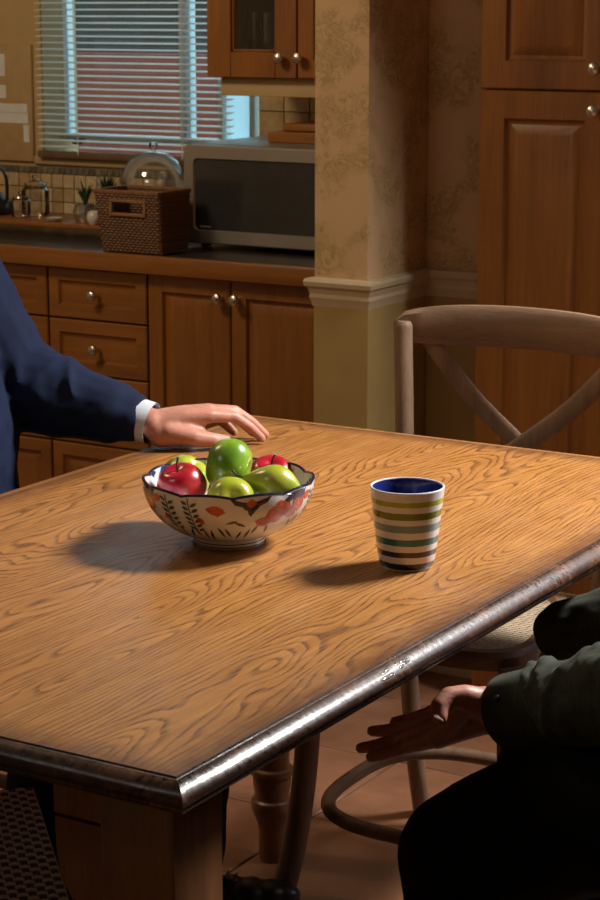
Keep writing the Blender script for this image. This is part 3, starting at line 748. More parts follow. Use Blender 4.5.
# ------------------------------------------------------------------ cross-back chair
def make_chair(label):
    t = thing('cross_back_chair', label, 'chair', group='cross-back chairs around the table')
    SZ = .485
    for s in (-1, 1):
        pts = smooth_path([(s*.172, .235, 0), (s*.165, .185, .14), (s*.172, .17, .30), (s*.185, .175, .47), (s*.197, .195, .70), (s*.212, .215, .885), (s*.213, .218, .925)], 5)
        bm = Tb(pts, [.0165]*(len(pts)-3)+[.016, .0155, .012], 14); obj('back_post', bm, M['chair'], t)
        bm = bmesh.new(); lathe(bm, [(0, .001), (.004, .001), (.0045, -.001), (0, -.001)], 10)
        o = obj('peg', bm, M['gap'], t, (s*.2125, .2025, .905)); o.rotation_euler = (math.pi/2, 0, 0)
        pts = smooth_path([(s*.212, -.222, 0), (s*.198, -.198, .10), (s*.186, -.186, .22), (s*.180, -.180, .36), (s*.180, -.180, .462)], 5)
        obj('front_leg', Tb(pts, .0205, 14), M['chair'], t)
    # bent top rail
    rows = []; bm = bmesh.new(); n = 26
    for k in range(n+1):
        u = -1+2*k/n; x = u*.236; y = .242+.035*(1-u*u)-.008
        hz = .036*(1-.30*u**4); zc = .912+.010*(1-u*u)
        if abs(u) > .9: hz *= (1-((abs(u)-.9)/.1)**2*.55)
        th_ = .0125 if abs(u) < .95 else .010
        prof = [(-th_*.6, -hz), (-th_, -hz*.8), (-th_, hz*.75), (-th_*.5, hz), (th_*.5, hz), (th_, hz*.75), (th_, -hz*.8), (th_*.6, -hz)]
        rows.append([bm.verts.new((x, y+a, zc+b)) for a, b in prof])
    for A, B in zip(rows, rows[1:]):
        for j in range(8): bm.faces.new((A[j], A[(j+1) % 8], B[(j+1) % 8], B[j]))
    bm.faces.new(rows[0]); bm.faces.new(rows[-1][::-1]); obj('top_rail', bm, M['chairx'], t)
    for s in (-1, 1):
        pts = smooth_path([(s*.200, .262, .908), (s*.10, .258-s*.003, .795), (0, .252-s*.006, .712), (-s*.10, .225, .63), (-s*.175, .182, .52)], 6)
        obj('cross_bar', Tb(pts, .0060, 12, flat=2.9, upv=(0, 1, 0)), M['chair'], t)
    # seat frame
    def outline(ins, n=44):
        P = []
        for k in range(n):
            a = 2*math.pi*k/n; c_, s_ = math.cos(a), math.sin(a); e = 2/4.2
            u = abs(c_)**e*(1 if c_ > 0 else -1); v = abs(s_)**e*(1 if s_ > 0 else -1)
            hwid = .182-.030*v; P.append(((hwid-ins)*u, -.008+(.205-ins)*v))
        return P
    bm = bmesh.new(); prof = [(0, -.028), (0, -.008), (.006, 0), (.022, 0), (.026, -.004), (.030, -.008), (.030, -.028)]
    Ls = [[bm.verts.new((p[0], p[1], SZ+z_)) for p in outline(i_)] for i_, z_ in prof]
    for A, B in zip(Ls, Ls[1:]+Ls[:1]):
        for k in range(44): bm.faces.new((A[k], A[(k+1) % 44], B[(k+1) % 44], B[k]))
    obj('seat_frame', bm, M['chairx'], t)
    bm = bmesh.new(); pit = .0095; hwv = .0030
    def inside(x, y):
        v = max(-1, min(1, (y+.008)/.18)); hh = (.182-.030*v)-.026; u = x/hh
        return abs(u)**4.2+abs((y+.008)/.179)**4.2 < 1
    K = 20
    for i in range(-K, K+1):
        for ori in (0, 1):
            c0 = i*pit; run = [s*.004 for s in range(-48, 49) if inside(*((c0, s*.004-.008) if ori == 0 else (s*.004, c0-.008)))]
            if len(run) < 3: continue
            zz = SZ-.0085+(.0006 if ori else 0)
            if ori == 0: box(bm, c0-hwv, c0+hwv, min(run)-.008, max(run)-.008, zz-.0005, zz+.0004)
            else: box(bm, min(run), max(run), c0-.008-hwv, c0-.008+hwv, zz-.0005, zz+.0004)
    o = obj('cane_weave', bm, M['cane'], t); o['kind'] = 'stuff'
    # hoop stretcher
    P = []
    for k in range(40):
        a = 2*math.pi*k/40; e = 2/2.9; c_, s_ = math.cos(a), math.sin(a)
        P.append((abs(c_)**e*(1 if c_ > 0 else -1)*.192, abs(s_)**e*(1 if s_ > 0 else -1)*.196-.006, .150))
    obj('hoop_stretcher', Tb(P, .0125, 12, closed=True), M['chairy'], t)
    obj('back_rail', Tb(smooth_path([(-.18, .176, .47), (0, .19, .47), (.18, .176, .47)], 6), .012, 10), M['chairx'], t)
    return t
ch = make_chair('weathered cross-back chair with bare back at the far end of the table')
ch.location = (-1.462, 2.935, 0); ch.rotation_euler = (0, 0, math.radians(1.5))
# woven stool under the near end
M['canedark'] = plain('dark_woven_strand', (.10, .07, .04), .7, var=.3, scale=90); M['canepale'] = plain('pale_woven_strand', (.80, .74, .64), .5, var=.1, scale=90)
def make_stool(loc, rz):
    t = thing('woven_stool', 'woven cane seat tucked under the table at the lower left', 'stool', loc, rz); hs = .20; SZ = .462
    for sx in (-1, 1):
        for sy in (-1, 1): obj('leg', Tb([(sx*(hs-.028), sy*(hs-.028), 0), (sx*(hs-.028), sy*(hs-.028), SZ-.012)], [.015, .019], 14), M['chair'], t)
    for k in range(4):
        a_ = k*math.pi/2; c_, s_ = math.cos(a_), math.sin(a_)
        def rt(x, y, z): return (x*c_-y*s_, x*s_+y*c_, z)
        obj('seat_rail', Tb([rt(-hs+.03, -hs+.016, SZ-.016), rt(hs-.03, -hs+.016, SZ-.016)], .0125, 10), M['chairx'], t)
        obj('stretcher', Tb([rt(-hs+.03, -hs+.028, .16), rt(hs-.03, -hs+.028, .16)], .009, 8), M['chairx'], t)
    bm = bmesh.new(); pit = .0112; n_ = int(hs/pit)
    def strand(c0, ori, ph):
        f0 = len(bm.faces); rows = []; m_ = 2*n_+1
        prof = [(-hs+.004, SZ-.030), (-hs-.0005, SZ-.016)]+[(-hs+.004+(2*hs-.008)*k/(2*m_), SZ+(.0013 if (k//2+ph) % 2 else -.0013)*(1 if k % 2 else .2)) for k in range(2*m_+1)]+[(hs+.0005, SZ-.016), (hs-.004, SZ-.030)]
        for u, z_ in prof:
            for_ = [(c0-.0042, u), (c0+.0042, u)] if ori == 0 else [(u, c0-.0042), (u, c0+.0042)]
            rows.append([bm.verts.new((x_, y_, z_+dz)) for dz in (.0006, -.0006) for x_, y_ in for_])
        for A, B in zip(rows, rows[1:]):
            bm.faces.new((A[0], A[1], B[1], B[0])); bm.faces.new((A[2], B[2], B[3], A[3])); bm.faces.new((A[0], B[0], B[2], A[2])); bm.faces.new((A[1], A[3], B[3], B[1]))
        bm.faces.ensure_lookup_table()
        for f in bm.faces[f0:]: f.material_index = ori
    for i in range(-n_, n_+1):
        strand(i*pit, 0, i % 2); strand(i*pit, 1, (i+1) % 2)
    o = obj('woven_top', bm, [M['canedark'], M['canepale']], t); o['kind'] = 'stuff'; return t
make_stool((-1.605, 1.705, 0), math.pi/4)
dup(ch, (-.46, 2.11, 0), -math.pi/2, 'cross-back chair that the person in the olive jacket sits on')
dup(ch, (-2.22, 2.40, 0), math.pi/2, 'cross-back chair that the person in the navy suit sits on')

# ------------------------------------------------------------------ mug
mq = PZ(406.5, 565.5, TH)
HM = .1035; RT = .0475; RB = .0345
def mug_r(z): 
    t_ = z/HM; return RB+(RT-RB)*(t_**.85)
def mug_mat():
    m, nt, b = newmat('striped_mug_glaze'); tc = N(nt, 'ShaderNodeTexCoord'); sp = N(nt, 'ShaderNodeSeparateXYZ'); L(nt, tc.outputs['Object'], sp.inputs[0])
    wob = mth(nt, 'MULTIPLY', mth(nt, 'SUBTRACT', noise_tex(nt, mapped(nt), 60, 3), .5), .012)
    f = mth(nt, 'ADD', mth(nt, 'DIVIDE', sp.outputs[2], HM), wob)
    wht = (.72, .67, .64); st = [(0, wht), (.02, (.010, .012, .050)), (.105, wht), (.185, (.030, .018, .050)), (.255, wht), (.335, (.010, .150, .155)), (.42, wht), (.505, (.16, .26, .28)), (.60, wht), (.67, (.15, .17, .006)), (.755, wht), (.83, (.34, .38, .010)), (.895, wht)]
    L(nt, ramp(nt, f, st, 'CONSTANT'), b.inputs['Base Color']); b.inputs['Roughness'].default_value = .22; b.inputs['Coat Weight'].default_value = .3; return m
bm = bmesh.new(); pr = [(0, .003), (RB*.72, .003), (RB*.78, 0), (RB*.93, 0), (RB, .005)]+[(mug_r(HM*k/10), HM*k/10) for k in range(1, 11)]
lathe(bm, pr+[(RT-.0012, HM+.0008), (RT-.0028, HM+.0004)], 56)
mug = thing('striped_cup', 'ceramic cup with green, teal and navy stripes on the table', 'cup', (mq.x, mq.y, TH+.0003))
obj('cup_wall', bm, mug_mat(), mug)
bm = bmesh.new(); lathe(bm, [(RT-.0026, HM+.0002), (RT-.0036, HM-.004), (mug_r(HM*.5)-.0036, HM*.5), (RB-.003, .014), (RB*.7, .007), (0, .006)], 56)
M['cobalt'] = plain('cobalt_glaze', (.012, .025, .16), .18, var=.1, coat=.4); obj('cup_lining', bm, M['cobalt'], mug)['label'] = 'cobalt blue glazed inside'
M['rimwhite'] = plain('white_rim_glaze', (.62, .60, .64), .2)
bm = bmesh.new(); tube(bm, [(math.cos(2*math.pi*k/56)*(RT-.0014), math.sin(2*math.pi*k/56)*(RT-.0014), HM+.0004) for k in range(56)], .0016, 8, closed=True); obj('rim', bm, M['rimwhite'], mug)

# ------------------------------------------------------------------ painted bowl
bq = PZ(229, 541, TH)
bowl = thing('fruit_bowl', 'scalloped white bowl painted with blue, orange and green flowers', 'bowl', (bq.x, bq.y, TH+.0003))
BR, BHh = .1135, .086
NS = 10
def bow_r(t_):   # t 0 foot .. 1 rim, outer radius
    return .046+(BR-.046)*(1-(1-t_)**1.95)**.80 if t_ > 0 else .046
def bow_z(t_): return .012+(BHh-.012)*(t_**1.25)
def scal(a, t_): return 1+t_**1.5*(.020*abs(math.cos(NS*a/2))-.010)
def zscal(a, t_): return t_**6*.0045*(abs(math.cos(NS*a/2))**.8-.5)
def bpt(a, t_, off=0):
    r_ = (bow_r(t_))*scal(a, t_)+off; return Vector((r_*math.cos(a), r_*math.sin(a), bow_z(t_)+zscal(a, t_)))
def bgrid(bm, off, nt_=26, na=160, t0=0.0):
    rows = [[bm.verts.new(bpt(2*math.pi*k/na, t0+(1-t0)*j/nt_, off)) for k in range(na)] for j in range(nt_+1)]
    for A, B in zip(rows, rows[1:]):
        for k in range(na): bm.faces.new((A[k], A[(k+1) % na], B[(k+1) % na], B[k]))
    return rows
def bowl_mat(inner):
    m, nt, b = newmat('bowl_glaze_inside' if inner else 'bowl_glaze'); v = mapped(nt)
    c = ramp(nt, noise_tex(nt, v, 14, 4), [(.3, (.58, .59, .62)), (.7, (.72, .71, .70))])
    if inner:
        n1 = noise_tex(nt, v, 38, 2, .5, .8); n2 = noise_tex(nt, v, 27, 2, .5, .5)
        c = mixc(nt, ramp(nt, n1, [(.56, (0, 0, 0)), (.60, (1, 1, 1))]), c, (.025, .04, .15)); c = mixc(nt, ramp(nt, n2, [(.60, (0, 0, 0)), (.63, (1, 1, 1))]), c, (.42, .07, .02))
    L(nt, c, b.inputs['Base Color']); b.inputs['Roughness'].default_value = .2; b.inputs['Coat Weight'].default_value = .4; b.inputs['Coat Roughness'].default_value = .06; return m
bm = bmesh.new(); R_ = bgrid(bm, 0); bm.faces.new(R_[0][::-1])
bo = obj('outer_wall', bm, bowl_mat(False), bowl, ang=60)
bm = bmesh.new(); R_ = bgrid(bm, -.0035, t0=.06); bm.faces.new(R_[0]); 
obj('inner_wall', bm, bowl_mat(True), bowl, ang=60, recalc=True)
M['navy'] = plain('navy_rim_paint', (.012, .012, .035), .2, coat=.4); M['orange'] = plain('orange_paint', (.46, .065, .012), .25, var=.3, scale=90, coat=.3)
M['greenp'] = plain('green_paint', (.035, .065, .035), .3, var=.3, scale=90, coat=.3); M['bluep'] = plain('blue_paint', (.008, .010, .045), .25, var=.2, coat=.3)
bm = bmesh.new(); tube(bm, [bpt(2*math.pi*k/160, 1.0, -.0016) for k in range(160)], .0021, 8, closed=True); obj('painted_rim', bm, M['navy'], bowl)['label'] = 'dark blue painted scalloped rim'
bm = bmesh.new(); lathe(bm, [(.040, 0), (.048, 0), (.0485, .004), (.046, .0125), (.040, .0125), (.0395, 0)], 64); ft = obj('foot_ring', bm, bowl_mat(False), bowl)
bm = bmesh.new()
for z_ in (.0025, .0065): tube(bm, [(math.cos(2*math.pi*k/64)*(.0486-(z_-.0025)*.25), math.sin(2*math.pi*k/64)*(.0486-(z_-.0025)*.25), z_) for k in range(64)], .0006, 6, closed=True)
obj('painted_line', bm, M['bluep'], ft)
def patch(bm, poly, mi):
    """fan of a closed outline given in (angle, t) on the outer wall, subdivided to hug it"""
    c = (sum(p[0] for p in poly)/len(poly), sum(p[1] for p in poly)/len(poly)); rings = []
    for s in (1, .66, .33): rings.append([bm.verts.new(bpt(c[0]+(p[0]-c[0])*s, c[1]+(p[1]-c[1])*s, .0005)) for p in poly])
    cv = bm.verts.new(bpt(c[0], c[1], .0005)); n_ = len(poly)
    for A, B in zip(rings, rings[1:]):
        for k in range(n_): f = bm.faces.new((A[k], A[(k+1) % n_], B[(k+1) % n_], B[k])); f.material_index = mi
    for k in range(n_): f = bm.faces.new((rings[-1][k], rings[-1][(k+1) % n_], cv)); f.material_index = mi
def leafp(bm, a, t_, la, ang, wid, mi):
    """pointed leaf of length la (m) on the wall at (a,t), ang from the horizontal"""
    k_ = 1/.10; poly = []
    n_ = 7
    for s in range(n_): u = s/(n_-1); poly.append((u-.5, math.sin(math.pi*u)*wid))
    for s in range(n_-2, 0, -1): u = s/(n_-1); poly.append((u-.5, -math.sin(math.pi*u)*wid))
    P = []
    for u, w_ in poly:
        x = la*(u*math.cos(ang)-w_*math.sin(ang)); y = la*(u*math.sin(ang)+w_*math.cos(ang)); P.append((a+x*k_, min(.985, max(.03, t_+y/.098))))
    patch(bm, P, mi)
bm = bmesh.new()
# camera facing angle of the bowl wall
ca = math.atan2(-bq.y, -bq.x)
def AA(deg): return ca+math.radians(deg)     # positive = right in the picture
rr = random.Random(3)
for rep in (0, 120, 240):
    A0 = rep
    def leafd(d, t_, la, an, w_, mi): leafp(bm, AA(A0+d), t_, la, math.radians(an), w_, mi)
    # blue lappet under the rim with an orange heart
    patch(bm, [(AA(A0+1), .985), (AA(A0+29), .985), (AA(A0+26), .90), (AA(A0+21), .86), (AA(A0+15), .70), (AA(A0+9), .86), (AA(A0+4), .90)], 2)
    leafd(15, .90, .013, 0, .42, 0)
    for d, t_, la, an, w_ in ((-9, .80, .024, -12, .30), (-6, .77, .016, 60, .2), (34, .68, .034, 22, .42), (25, .58, .024, -15, .34), (42, .80, .020, 70, .34), (48, .66, .022, -30, .34), (37, .86, .014, 10, .4), (-66, .84, .030, 60, .36), (-75, .70, .024, 110, .34), (-56, .88, .018, 10, .34)): leafd(d, t_, la, an, w_, 0)
    for base in (-46, -28):   # hanging sprigs
        for k in range(6):
            t_ = .90-k*.085
            leafd(base-3+k*.6, t_, .011, 145, .22, 1); leafd(base+4+k*.6, t_-.03, .011, 35, .22, 1)
        for k in range(9): leafd(base+.6*k*.6, .93-k*.062, .009, 90, .09, 1)
    for k in range(11):       # grass strokes
        d = -52+k*6.5+rr.uniform(-2, 2); leafd(d, .34+rr.uniform(-.03, .06), .020+rr.uniform(0, .010), 90+rr.uniform(-25, 25), .075, 1 if k % 3 else 2)
    patch(bm, [(AA(A0-78), .985), (AA(A0-58), .985), (AA(A0-62), .86), (AA(A0-70), .80)], 2); leafd(-48, .62, .016, 30, .3, 0); leafd(-20, .62, .014, 120, .3, 0); leafd(2, .60, .016, 20, .12, 1); leafd(8, .56, .018, 150, .12, 1); leafd(20, .44, .02, 70, .1, 1); leafd(30, .42, .02, 100, .1, 1); leafd(56, .74, .02, 40, .3, 0)
    leafd(44, .90, .012, 0, .4, 2); leafd(56, .92, .016, 0, .35, 2); leafd(-68, .94, .03, 0, .3, 2); leafd(58, .5, .02, 60, .1, 1); leafd(52, .46, .018, 110, .1, 1)
obj('painted_flowers', bm, [M['orange'], M['greenp'], M['bluep']], bo, recalc=False)
#FRUIT
def apple_mat(name, c0, c1, c2, sc=6, thr=(.42, .62), speck=0):
    m, nt, b = newmat(name); v = mapped(nt); f = noise_tex(nt, v, sc*4, 3, .5, .3)
    col = ramp(nt, f, [(thr[0], c0), (sum(thr)/2, c1), (thr[1], c2)])
    L(nt, col, b.inputs['Base Color']); b.inputs['Roughness'].default_value = .28; b.inputs['Coat Weight'].default_value = .35; b.inputs['Coat Roughness'].default_value = .12; b.inputs['Specular IOR Level'].default_value = .5
    return m
def fruit(name, cat, label, pos, r, h, mat, tilt=(0, 0, 0), kind='apple', stem=.018):
    o = thing(name, label, cat, pos, group='fruit in the bowl'); o.rotation_euler = tilt
    bm = bmesh.new(); pr = []
    if kind == 'apple':
        for k in range(25):
            a = math.pi*k/24; rad = r*math.sin(a)**.86*(1+.10*math.cos(a)); z_ = -h*math.cos(a)*.5
            if k > 17: z_ -= h*.16*((k-17)/7)**2.2
            if k < 4: z_ += h*.10*((4-k)/4)**2
            pr.append((max(rad, 0), z_))
    else:   # pear-like
        for k in range(25):
            u = k/24; a = math.pi*u; rad = r*math.sin(a)**.8*(1-.30*u*u+.05*math.cos(a)); pr.append((max(rad, 0), h*(u-.42)))
    pr[0] = (0, pr[0][1]); pr[-1] = (0, pr[-1][1])
    lathe(bm, pr, 36, rfun=(lambda a, z_: 1+.022*math.cos(5*a)*(1 if z_ < 0 else .3)) if kind == 'apple' else None)
    obj('flesh', bm, mat, o, ang=80)
    zt_ = pr[-1][1]
    if stem: obj('stem', Tb(smooth_path([(0, 0, zt_-.004), (.001, .001, zt_+stem*.5), (.005, .002, zt_+stem)], 4), [.0013]*8+[.0022], 8), M['stem'], o)
    return o
M['stem'] = plain('dark_fruit_stem', (.03, .015, .012), .6)
gA = apple_mat('green_apple_skin', (.12, .25, .014), (.18, .32, .020), (.25, .38, .035))
gY = apple_mat('yellow_green_skin', (.26, .33, .02), (.33, .37, .03), (.42, .42, .05))
gB = apple_mat('blushed_yellow_skin', (.30, .35, .02), (.40, .36, .04), (.55, .20, .03), 3)
rA = apple_mat('red_apple_skin', (.40, .008, .022), (.33, .006, .018), (.45, .03, .030))
def bpos(px, py, z): 
    return PZ(px, py, TH+z)
fruit('apple', 'apple', 'glossy red apple with a dark stem at the left of the bowl', bpos(181, 484, .074), .0335, .057, rA, (math.radians(18), math.radians(-10), .4), stem=.020)
fruit('apple', 'apple', 'yellow-green apple behind the left red apple', bpos(187, 477, .066), .034, .058, gY, (math.radians(30), .3, 1.2), stem=0)
fruit('apple', 'apple', 'large green apple on top of the pile', bpos(228, 465, .094), .0375, .064, gA, (math.radians(80), 0, math.radians(-70)), stem=.0)
fruit('apple', 'apple', 'red apple half hidden at the back right of the bowl', bpos(271, 476, .070), .033, .056, rA, (math.radians(20), math.radians(15), 0), stem=.020)
fruit('apple', 'apple', 'yellow-green apple with an orange blush at the front centre', bpos(231, 501, .066), .033, .056, gB, (math.radians(60), math.radians(25), .5), stem=0)
fruit('pear', 'pear', 'plump yellow-green pear lying at the right of the bowl', bpos(277, 485, .080), .0285, .082, gY, (0, math.radians(-80), math.radians(18)), 'pear', stem=.016)
#PEOPLE
# ------------------------------------------------------------------ people
def skin_mat(name, c):
    m, nt, b = newmat(name); v = mapped(nt)
    f = noise_tex(nt, v, 45, 4, .6); g = noise_tex(nt, v, 260, 3, .6)
    col = ramp(nt, f, [(.3, tuple(x*.80 for x in c)), (.7, (min(1, c[0]*1.15), c[1]*1.08, c[2]*1.08))])
    L(nt, col, b.inputs['Base Color']); b.inputs['Roughness'].default_value = .48
    b.inputs['Subsurface Weight'].default_value = .12; b.inputs['Subsurface Radius'].default_value = (.01, .004, .002); b.inputs['Subsurface Scale'].default_value = .3
    bump(nt, b, mth(nt, 'ADD', g, mth(nt, 'MULTIPLY', f, .6)), .35, .0012); return m
def cloth_mat(name, c, sc=500, var=.25, rough=.85, sheen=.15):
    m, nt, b = newmat(name); v = mapped(nt)
    w1 = noise_tex(nt, mapped(nt, (1, 1, .2)), sc, 2); f = noise_tex(nt, v, 25, 3)
    col = ramp(nt, mth(nt, 'ADD', mth(nt, 'MULTIPLY', w1, .6), mth(nt, 'MULTIPLY', f, .4)), [(.35, tuple(x*(1-var) for x in c)), (.65, tuple(x*(1+var) for x in c))])
    L(nt, col, b.inputs['Base Color']); b.inputs['Roughness'].default_value = rough
    b.inputs['Sheen Weight'].default_value = sheen; b.inputs['Sheen Roughness'].default_value = .4; b.inputs['Sheen Tint'].default_value = (*[min(1, x*6+.1) for x in c], 1)
    b.inputs['Specular IOR Level'].default_value = .2; bump(nt, b, w1, .3, .0006); return m
M['skinA'] = skin_mat('skin_ruddy', (.50, .235, .165)); M['skinB'] = skin_mat('skin_rosy', (.46, .20, .135))
M['suit'] = cloth_mat('navy_suit_cloth', (.006, .012, .038), 600); M['trous'] = cloth_mat('dark_trouser_cloth', (.007, .009, .016), 500)
M['shirt'] = cloth_mat('pale_shirt_cotton', (.55, .60, .68), 700, .06, .8, 0); M['olive'] = cloth_mat('olive_jacket_cloth', (.036, .041, .029), 420, .35)
M['black'] = cloth_mat('black_trouser_cloth', (.004, .004, .0048), 500, .3, .9, .03); M['tee'] = cloth_mat('black_shirt_cloth', (.006, .006, .006), 500, .2)
M['shoe'] = plain('black_shoe_leather', (.010, .013, .016), .35, coat=.2); M['hairA'] = plain('grey_hair', (.16, .13, .11), .6, var=.5, scale=200, bs=.6); M['hairB'] = plain('brown_hair', (.05, .028, .016), .6, var=.5, scale=200, bs=.6)
M['nail'] = plain('fingernail', (.55, .33, .26), .25, var=.05, coat=.3); M['eye'] = plain('eye_white', (.6, .6, .58), .2); M['iris'] = plain('iris_brown', (.05, .03, .02), .2); M['lip'] = plain('lip', (.30, .10, .08), .5)
def V(*a): return Vector(a)
def lp(a, b, t_): return Vector(a)*(1-t_)+Vector(b)*t_
def head(bm, c, d):
    """head around c looking along horizontal unit d"""
    q = Vector((0, 0, 1)).rotation_difference(Vector((0, 0, 1))); rot = Matrix.Rotation(math.atan2(d[1], d[0]), 3, 'Z').to_quaternion()
    def at(f, s, u): return Vector(c)+rot @ Vector((f, s, u))
    ellips(bm, at(-.012, 0, .03), (.094, .076, .092), rot); ellips(bm, at(.022, 0, -.045), (.062, .056, .068), rot)
    ellips(bm, at(.055, 0, -.075), (.026, .028, .026), rot)
    limb(bm, [at(.078, 0, .012), at(.095, 0, -.012), at(.102, 0, -.028)], [.010, .012, .014])
    ellips(bm, at(.088, .012, -.031), (.010, .009, .008), rot); ellips(bm, at(.088, -.012, -.031), (.010, .009, .008), rot)
    ellips(bm, at(.074, 0, .030), (.018, .048, .010), rot)
    ellips(bm, at(.076, 0, -.056), (.016, .024, .006), rot); ellips(bm, at(.074, 0, -.066), (.016, .021, .007), rot)
    for s in (-1, 1): ellips(bm, at(-.005, s*.078, -.008), (.018, .010, .032), rot); ellips(bm, at(.045, s*.035, -.022), (.025, .025, .028), rot)
    return at, rot
def face_parts(p, at, rot, hair, c):
    for s in (-1, 1):
        bm = bmesh.new(); ellips(bm, at(.0735, s*.031, .010), (.011, .013, .008), rot); e = obj('eye', bm, M['eye'], p)
        bm = bmesh.new(); ellips(bm, at(.0825, s*.031, .010), (.0030, .0055, .0055), rot); obj('iris', bm, M['iris'], e)
        bm = bmesh.new(); limb(bm, [at(.086, s*.015, .034), at(.084, s*.032, .038), at(.072, s*.048, .033)], [.0025, .0032, .002], 8); obj('eyebrow', bm, hair, p)
    bm = bmesh.new(); ellips(bm, at(.0835, 0, -.061), (.010, .021, .005), rot); obj('lips', bm, M['lip'], p)
    bm = bmesh.new(); ellips(bm, at(-.024, 0, .045), (.092, .084, .090), rot); ellips(bm, at(-.055, 0, -.005), (.058, .078, .07), rot)
    ellips(bm, at(.035, 0, .105), (.045, .062, .028), rot)
    for s in (-1, 1): ellips(bm, at(.012, s*.070, .035), (.030, .014, .045), rot)
    rn = random.Random(5); voxel('hair', bm, hair, .006, 3, p, disp=lambda co, n: .004*mnoise.noise(co*70))
def nail(p, tip, dirv, upv, w=.0055, l=.009):
    d = Vector(dirv).normalized(); u = Vector(upv); u = (u-d*u.dot(d)).normalized(); s = d.cross(u); bm = bmesh.new(); rows = []
    for i in range(5):
        a = -1+i*.5; rows.append([bm.verts.new(Vector(tip)+d*(l*(b-.6))*(1-.25*a*a*(1 if b > .5 else 0))+s*(w*a)+u*(-.0022*a*a+(.0004 if b > 0 else -.0002))) for b in (0, .5, 1)])
    for A, B in zip(rows, rows[1:]):
        for k in range(2): bm.faces.new((A[k], A[k+1], B[k+1], B[k]))
    o = obj('fingernail', bm, M['nail'], p); md = o.modifiers.new('t', 'SOLIDIFY'); md.thickness = .0008; return o

# ---- person in the navy suit (faces +X)
Wr = V(-1.862, 2.628, .812); F = V(.6, .8, 0); S = V(.8, -.6, 0); U = V(0, 0, 1)
def h(f, s, z): return Vector((Wr.x+F.x*f+S.x*s, Wr.y+F.y*f+S.y*s, TH+z))
E1 = V(-2.10, 2.575, .862); SH1 = V(-2.275, 2.57, 1.15)
cx, cy = -2.175, 2.40; ux = cx-.10
bm = bmesh.new()
at, rot = head(bm, (ux+.035, cy, 1.395), (1, .25, 0))
limb(bm, [(ux+.01, cy, 1.31), (ux-.01, cy, 1.18)], [.056, .062])
ellips(bm, (ux+.02, cy, 1.02), (.10, .165, .22)); ellips(bm, (cx, cy, .75), (.095, .145, .20)); ellips(bm, (cx, cy, .60), (.105, .16, .10))
limb(bm, [SH1, E1, Wr], [.045, .038, .025]); SH2 = V(ux, 2.22, 1.15); E2 = V(-2.16, 2.11, .88); W2 = V(-1.985, 2.24, .70)
limb(bm, [SH2, E2, W2], [.045, .038, .025])
limb(bm, [(ux, cy, 1.17), SH1-V(0, 0, .01)], [.045, .035]); limb(bm, [(ux, cy, 1.17), SH2-V(0, 0, .01)], [.045, .035])
LK, LA = V(-1.745, 2.585, .515), V(-1.775, 2.60, .10); RK, RA = V(-1.76, 2.24, .515), V(-1.80, 2.22, .10)
limb(bm, [(cx, 2.50, .585), LK, LA, (-1.775, 2.60, .06)], [.075, .05, .035, .03]); limb(bm, [(cx, 2.30, .585), RK, RA, (-1.80, 2.22, .06)], [.075, .05, .035, .03])
# left hand resting on the table
mc = [h(.090, .029, .053), h(.094, .009, .058), h(.090, -.011, .054), h(.083, -.029, .044)]
for m_, r_ in zip(mc, (.0125, .0125, .012, .011)): limb(bm, [lp(Wr, m_, .08), lp(Wr, m_, .55)+V(0, 0, .002), m_], [.0215, .0165, r_])
limb(bm, [h(.012, .012, .026), h(.045, .026, .026), h(.070, .024, .030)], [.022, .019, .014]); limb(bm, [h(.01, -.012, .026), h(.06, -.022, .024)], [.021, .015])
fs = []
for (f0, s0, z0), ext, lz in (((.090, .029, .053), .088, 0), ((.094, .009, .058), .099, 0), ((.090, -.011, .054), .090, 0), ((.083, -.029, .044), .070, 0)):
    s1 = s0*1.12
    pts = [h(f0, s0, z0), h(f0+ext*.46, s0*1.06, z0-.004), h(f0+ext*.76, s1, z0*.50+.004), h(f0+ext, s1, .0095)]
    limb(bm, pts, [.0118, .0098, .0088, .0074]); fs.append(pts)
th_ = [h(.022, .022, .030), h(.058, .042, .022), h(.090, .046, .0165), h(.113, .040, .0125)]
limb(bm, th_, [.0185, .0145, .0122, .0098])
# tendons
for m_ in mc[:3]: limb(bm, [lp(Wr, m_, .35)+V(0, 0, .013), lp(Wr, m_, .9)+V(0, 0, .0085)], [.0032, .0040], 8)
# right hand in the lap
d2 = (V(-1.93, 2.33, .665)-W2).normalized(); sd = d2.cross(U).normalized()
for k, o_ in enumerate((-.026, -.009, .009, .025)):
    a = W2+d2*.085+sd*o_; limb(bm, [W2, a, a+d2*.04+V(0, 0, -.008), a+d2*.07+V(0, 0, -.026)], [.02, .012, .0095, .0078])
limb(bm, [W2+d2*.02, W2+d2*.055+sd*-.042, W2+d2*.09+sd*-.045+V(0, 0, -.01)], [.018, .012, .010])
pA = voxel('person', bm, M['skinA'], .0032, 5)
tag(pA, 'seated person in a navy suit with one hand resting on the table corner', 'person')
for pts in fs[:2]: nail(pA, pts[3]+V(0, 0, .0072), pts[3]-pts[2], (pts[3]-pts[2]).cross(S)*-1 if False else V(.3, .4, 1))
nail(pA, th_[3]+V(.004, -.0075, .006), th_[3]-th_[2], V(.5, -.6, .6), .0065)
face_parts(pA, at, rot, M['hairA'], 0)
def wr(co, n, a=.006, s=11, ph=0):
    return a*(mnoise.noise(Vector((co.x*s, co.y*s, co.z*s*1.6+ph)))+.5*mnoise.noise(Vector((co.x*s*2.3, co.y*s*2.3+ph, co.z*s*2.9))))
bm = bmesh.new()
ellips(bm, (ux+.02, cy, 1.02), (.13, .195, .22)); ellips(bm, (cx+.015, cy, .76), (.14, .195, .25)); ellips(bm, (cx-.01, cy, .62), (.155, .205, .13))
